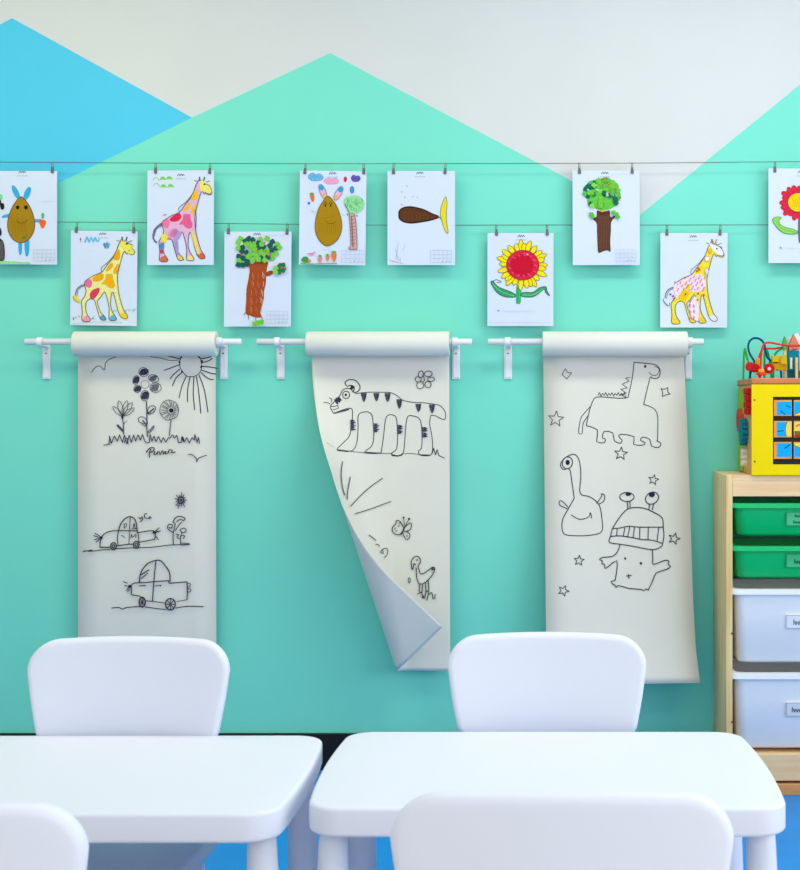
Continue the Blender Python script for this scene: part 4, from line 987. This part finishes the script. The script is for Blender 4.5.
# nine turning picture tiles
SCX, SCY = 803.3, 430
cols = [(774, 792), (794, 812.5), (814.5, 832.5)]; rows = [(400, 416), (421, 437.5), (442, 459)]
for ci, (x0, x1) in enumerate(cols):
    for ri, (y0, y1) in enumerate(rows):
        dd = .3065
        sh = Sheet(lambda x, y, h, dd=dd: Vector((tx(x), -dd - h, tz(y))), mat('tile_wood', (238, 150, 72), .5, .15, noise=.05))
        box(sh.bm, tx(x0), tx(x1), -dd, -dd + .006, tz(y1), tz(y0), .0008, 1)
        def R_(ax0, ay0, ax1, ay1, c): sh.fill([(ax0, ay0), (ax1, ay0), (ax1, ay1), (ax0, ay1)], c, smooth=False)
        bx0 = x0 + (3 if ci == 0 else .3); bx1 = x1 - (3 if ci == 2 else .3); by0 = y0 + 1.6 if ri == 0 else y0 + 1; by1 = y1 - (2 if ri == 2 else 1)
        R_(bx0, by0, bx1, by1, (20, 172, 244))
        # the piece of the round sun that falls on this tile
        def clip_disc(r, c):
            pts = [(SCX + r*math.cos(a), SCY + r*math.sin(a)) for a in [k*2*PI/72 for k in range(72)]]
            def cl(poly, ins, inter):
                out = []
                for i in range(len(poly)):
                    a, b = poly[i - 1], poly[i]
                    if ins(b):
                        if not ins(a): out.append(inter(a, b))
                        out.append(b)
                    elif ins(a): out.append(inter(a, b))
                return out
            for ax, v, sg in ((0, bx0, 1), (0, bx1, -1), (1, by0, 1), (1, by1, -1)):
                def ins(p, ax=ax, v=v, sg=sg): return (p[ax] - v)*sg >= 0
                def inter(a, b, ax=ax, v=v):
                    t = (v - a[ax])/(b[ax] - a[ax]); return (a[0] + (b[0] - a[0])*t, a[1] + (b[1] - a[1])*t)
                pts = cl(pts, ins, inter)
                if len(pts) < 3: return
            sh.fill(pts, c, smooth=False)
        clip_disc(18.2, (90, 130, 60)); clip_disc(17.4, (250, 214, 96))
        if (ci, ri) == (0, 0): sh.line([(780.5, 411), (785.5, 414.5)], .9, (20, 40, 60)); sh.line([(786,405.5),(791,407.5)], .8, (20, 60, 100))
        if (ci, ri) == (0, 1): sh.line([(777.5, 431.5), (784, 430.5)], .9, (20, 40, 60))
        if (ci, ri) == (0, 2): sh.line([(784.5, 448.5), (790.5, 444.5)], .9, (20, 40, 60))
        if (ci, ri) == (1, 1):
            R_(794.6, 431, 812, 436.5, (96, 124, 40)); sh.fill([(795,437),(797,434),(804,435),(811,434),(812,437)], (196, 40, 30))
            sh.line([(796,427),(799,424.5),(802,427)], 1.4, (196, 120, 30)); sh.line([(805,427),(808,424.5),(811,427)], 1.4, (196, 120, 30))
        tpart('picture_tile', sh.bm, sh.mats, None, False, False)
# left side: strip, gear, discs and slides mounted on the side board (x = AX0)
def disc(bm, y, z, r, x0, x1, n=24, teeth=0):
    L = []
    m = n if not teeth else teeth*4
    for x in (x0, x1):
        L.append([bm.verts.new((x, y + (r*(1 if not teeth or k % 4 < 2 else .86))*math.cos(2*PI*k/m), z + (r*(1 if not teeth or k % 4 < 2 else .86))*math.sin(2*PI*k/m))) for k in range(m)])
    for k in range(m): bm.faces.new((L[0][k], L[0][(k + 1) % m], L[1][(k + 1) % m], L[1][k]))
    bm.faces.new(L[0]); bm.faces.new(L[1])
bm = bmesh.new(); box(bm, AX0 + .0005, AX0 + .005, -.13, -.03, AZ0 + .004, AZ1 - .03); tpart('side_strip', bm, C((150, 196, 60)))
bm = bmesh.new(); disc(bm, -.185, zs(432, .185), .041, AX0 - .015, AX0 + .005, teeth=14); g = tpart('gear', bm, C((24, 130, 150)))
bm = bmesh.new(); disc(bm, -.10, zs(420, .1), .036, AX0 - .010, AX0 + .005); tpart('disc', bm, C((206, 70, 60)))
bm = bmesh.new()
for k in range(4): box(bm, AX0 - .011 + (k % 2)*.002, AX0 + .005, -.275, -.215, zs(388, .25) - .02*(k + 1) + .001, zs(388, .25) - .02*k, .003)
tpart('ridged_slide', bm, C((206, 30, 30)))
bm = bmesh.new(); box(bm, AX0 - .006, AX0 + .005, -.235, -.212, zs(412, .22), zs(388, .22), .002); tpart('slide_rail', bm, C((230, 222, 210)))
bm = bmesh.new()
for k in range(3): disc(bm, -.18, zs(467, .18) + .012 + k*.018, .0095, AX0 - .012, AX0 + .005, 14)
tpart('white_pegs', bm, C((236, 230, 220)))
# the bead maze on top
def T(u, v, d=.2): return P(735 + u/12.3, 325 + v/12.3, d)
def wire(pts, col, d, r=.0032, fan=0.0):
    q = catmull([T(u, v, d + fan*i/len(pts)) for i, (u, v) in enumerate(pts)], False, 6)
    bm = bmesh.new(); tube(bm, q, r, 10); tpart('maze_wire', bm, C(col), None, True)
zt_px = lambda d: (HY - (AZ1 - CAMH)*F/(CAMD - d) - 325)*12.3      # lid surface in crop units at depth d
wire([(180, zt_px(.22)), (188, 600), (215, 520), (235, 450), (190, 370), (165, 300), (168, 225), (205, 175), (262, 160), (320, 182), (362, 240), (374, 320), (400, 400), (460, 450), (520, 462), (560, 520), (570, zt_px(.22))], (10, 78, 120), .22)
wire([(310, zt_px(.26)), (318, 500), (322, 400), (332, 300), (362, 232), (430, 216), (520, 232), (620, 250), (720, 258), (900, 262), (960, 400), (965, zt_px(.26))], (224, 60, 46), .26)
wire([(300, zt_px(.18)), (290, 460), (320, 330), (370, 290), (480, 290), (620, 272), (760, 276), (900, 285), (930, 450), (930, zt_px(.18))], (224, 60, 46), .18)
wire([(102, zt_px(.12)), (106, 480), (112, 350), (122, 290), (135, 340), (155, 430), (175, 520), (190, zt_px(.12))], (64, 176, 50), .12)
wire([(362, zt_px(.15)), (362, 440), (366, 320), (385, 300), (420, 400), (440, 560), (450, zt_px(.15))], (50, 168, 80), .15)
wire([(470, zt_px(.1)), (478, 440), (500, 350), (560, 300), (620, 300), (650, 420), (655, zt_px(.1))], (50, 168, 80), .10)
def bead(u, v, d, r, col, w=None, axis='y', name='bead'):
    bm = bmesh.new(); c = T(u, v, d); w = w or r*1.2; prof = [(-w/2, r*.45), (-w/2, r*.85), (-w*.3, r), (w*.3, r), (w/2, r*.85), (w/2, r*.45)]
    n = 20; rings = []
    for a, q in prof:
        ring = []
        for k in range(n):
            co, si = q*math.cos(2*PI*k/n), q*math.sin(2*PI*k/n)
            ring.append(bm.verts.new(c + (Vector((co, a, si)) if axis == 'y' else Vector((a, co, si)) if axis == 'x' else Vector((co, si, a)))))
        rings.append(ring)
    for a, b in zip(rings, rings[1:]):
        for k in range(n): bm.faces.new((a[k], a[(k + 1) % n], b[(k + 1) % n], b[k]))
    bm.faces.new(rings[0]); bm.faces.new(rings[-1])
    tpart(name, bm, C(col))
bead(182, 510, .235, .0135, (200, 34, 34), .012); bead(248, 530, .235, .0135, (196, 30, 34), .014); bead(420, 535, .25, .0155, (190, 28, 30), .012); bead(420, 540, .262, .005, (236, 200, 196), .012)
bead(290, 470, .23, .009, (224, 160, 40), .03, 'z')
bead(325, 600, .26, .0150, (226, 70, 40), .010, 'z'); bead(325, 575, .26, .009, (240, 170, 40), .016, 'z')
for u, v in ((490, 430), (490, 500), (540, 430), (545, 510), (595, 430), (600, 505)):
    bm = bmesh.new(); c = T(u, v, .22 + (u % 20)*.0005); box(bm, c.x - .0095, c.x + .0095, c.y - .0095, c.y + .0095, c.z - .0125, c.z + .0125, .002); tpart('square_bead', bm, C((222, 190, 30) if v < 450 else (196, 150, 26)))
# cut-out houses
def cutout(name, pts, d0, d1, col):
    bm = bmesh.new(); a = [bm.verts.new(T(u, v, d1)) for u, v in pts]
    off = Vector((0, d1 - d0, 0)); b = [bm.verts.new(v_.co + off) for v_ in a]
    bm.faces.new(a); bm.faces.new(b[::-1]); n = len(a)
    for i in range(n): bm.faces.new((a[i], b[i], b[(i + 1) % n], a[(i + 1) % n]))
    tpart(name, bm, C(col))
zb1 = zt_px(.2)
cutout('tree_post', [(604, zb1), (604, 300), (640, 300), (640, zb1)], .19, .205, (226, 204, 160))
cutout('tree_top', [(615, 140), (640, 200), (640, 300), (600, 300), (592, 210)], .188, .208, (80, 170, 90))
cutout('house_body', [(650, 560), (650, 315), (790, 315), (790, 560)], .19, .21, (10, 130, 150))
cutout('house_roof', [(725, 112), (790, 240), (800, 300), (720, 290), (670, 320), (668, 260)], .19, .214, (216, 130, 104))
cutout('white_roof', [(650, 150), (700, 140), (770, 95), (830, 200), (830, 320), (640, 320)], .168, .184, (238, 236, 236))
cutout('house_post', [(745, zb1), (745, 400), (775, 400), (775, zb1)], .212, .225, (232, 206, 150))
cutout('window_plate', [(678, 540), (678, 400), (705, 400), (705, 540)], .211, .217, (214, 226, 232))
cutout('house_foot', [(640, zb1), (640, 560), (800, 560), (800, zb1)], .185, .205, (16, 112, 140))

# ------------------------------------------------------------------ camera
cam = bpy.data.cameras.new('camera'); co = bpy.data.objects.new('camera', cam); COL.objects.link(co)
co.location = (0, -CAMD, CAMH); co.rotation_euler = (PI/2, 0, 0)
cam.sensor_fit = 'VERTICAL'; cam.sensor_height = 36.0; cam.sensor_width = 36.0
cam.lens = F/870*36.0; cam.shift_x = (400 - CX)/870; cam.shift_y = (HY - 435)/870
scene.camera = co
cam.dof.use_dof = True; cam.dof.focus_distance = CAMD - .03; cam.dof.aperture_fstop = 14

# ------------------------------------------------------------------ light
def area(name, loc, rot, sx, sy, power, col):
    l = bpy.data.lights.new(name, 'AREA'); l.shape = 'RECTANGLE'; l.size = sx; l.size_y = sy; l.energy = power; l.color = col
    o = bpy.data.objects.new(name, l); COL.objects.link(o); o.location = loc; o.rotation_euler = rot
area('ceiling_lamp', (-1.6, -1.15, ZC - .03), (0, 0, 0), 1.3, .4, 19, (1, .93, .56))
area('ceiling_lamp', (.6, -1.15, ZC - .03), (0, 0, 0), 1.3, .4, 18, (1, .96, .88))
area('ceiling_lamp', (-1.6, -3.6, ZC - .03), (0, 0, 0), 1.3, .5, 6, (1, .96, .80))
area('ceiling_lamp', (.6, -3.6, ZC - .03), (0, 0, 0), 1.3, .5, 7, (1, .97, .92))
area('window_daylight', (X1 + .15, -2.9, 1.65), (0, math.radians(90), 0), 1.4, 3.2, 48, (.84, .93, 1))
w = bpy.data.worlds.new('world'); scene.world = w; w.use_nodes = True
w.node_tree.nodes['Background'].inputs['Color'].default_value = (.99, .97, .98, 1)
w.node_tree.nodes['Background'].inputs['Strength'].default_value = 1.4
scene.view_settings.view_transform = 'Standard'; scene.view_settings.look = 'None'
scene.view_settings.exposure = 0.05; scene.view_settings.gamma = 1.0; scene.view_settings.use_curve_mapping = False
scene.cycles.max_bounces = 8; scene.cycles.diffuse_bounces = 5
scene.cycles.use_denoising = True
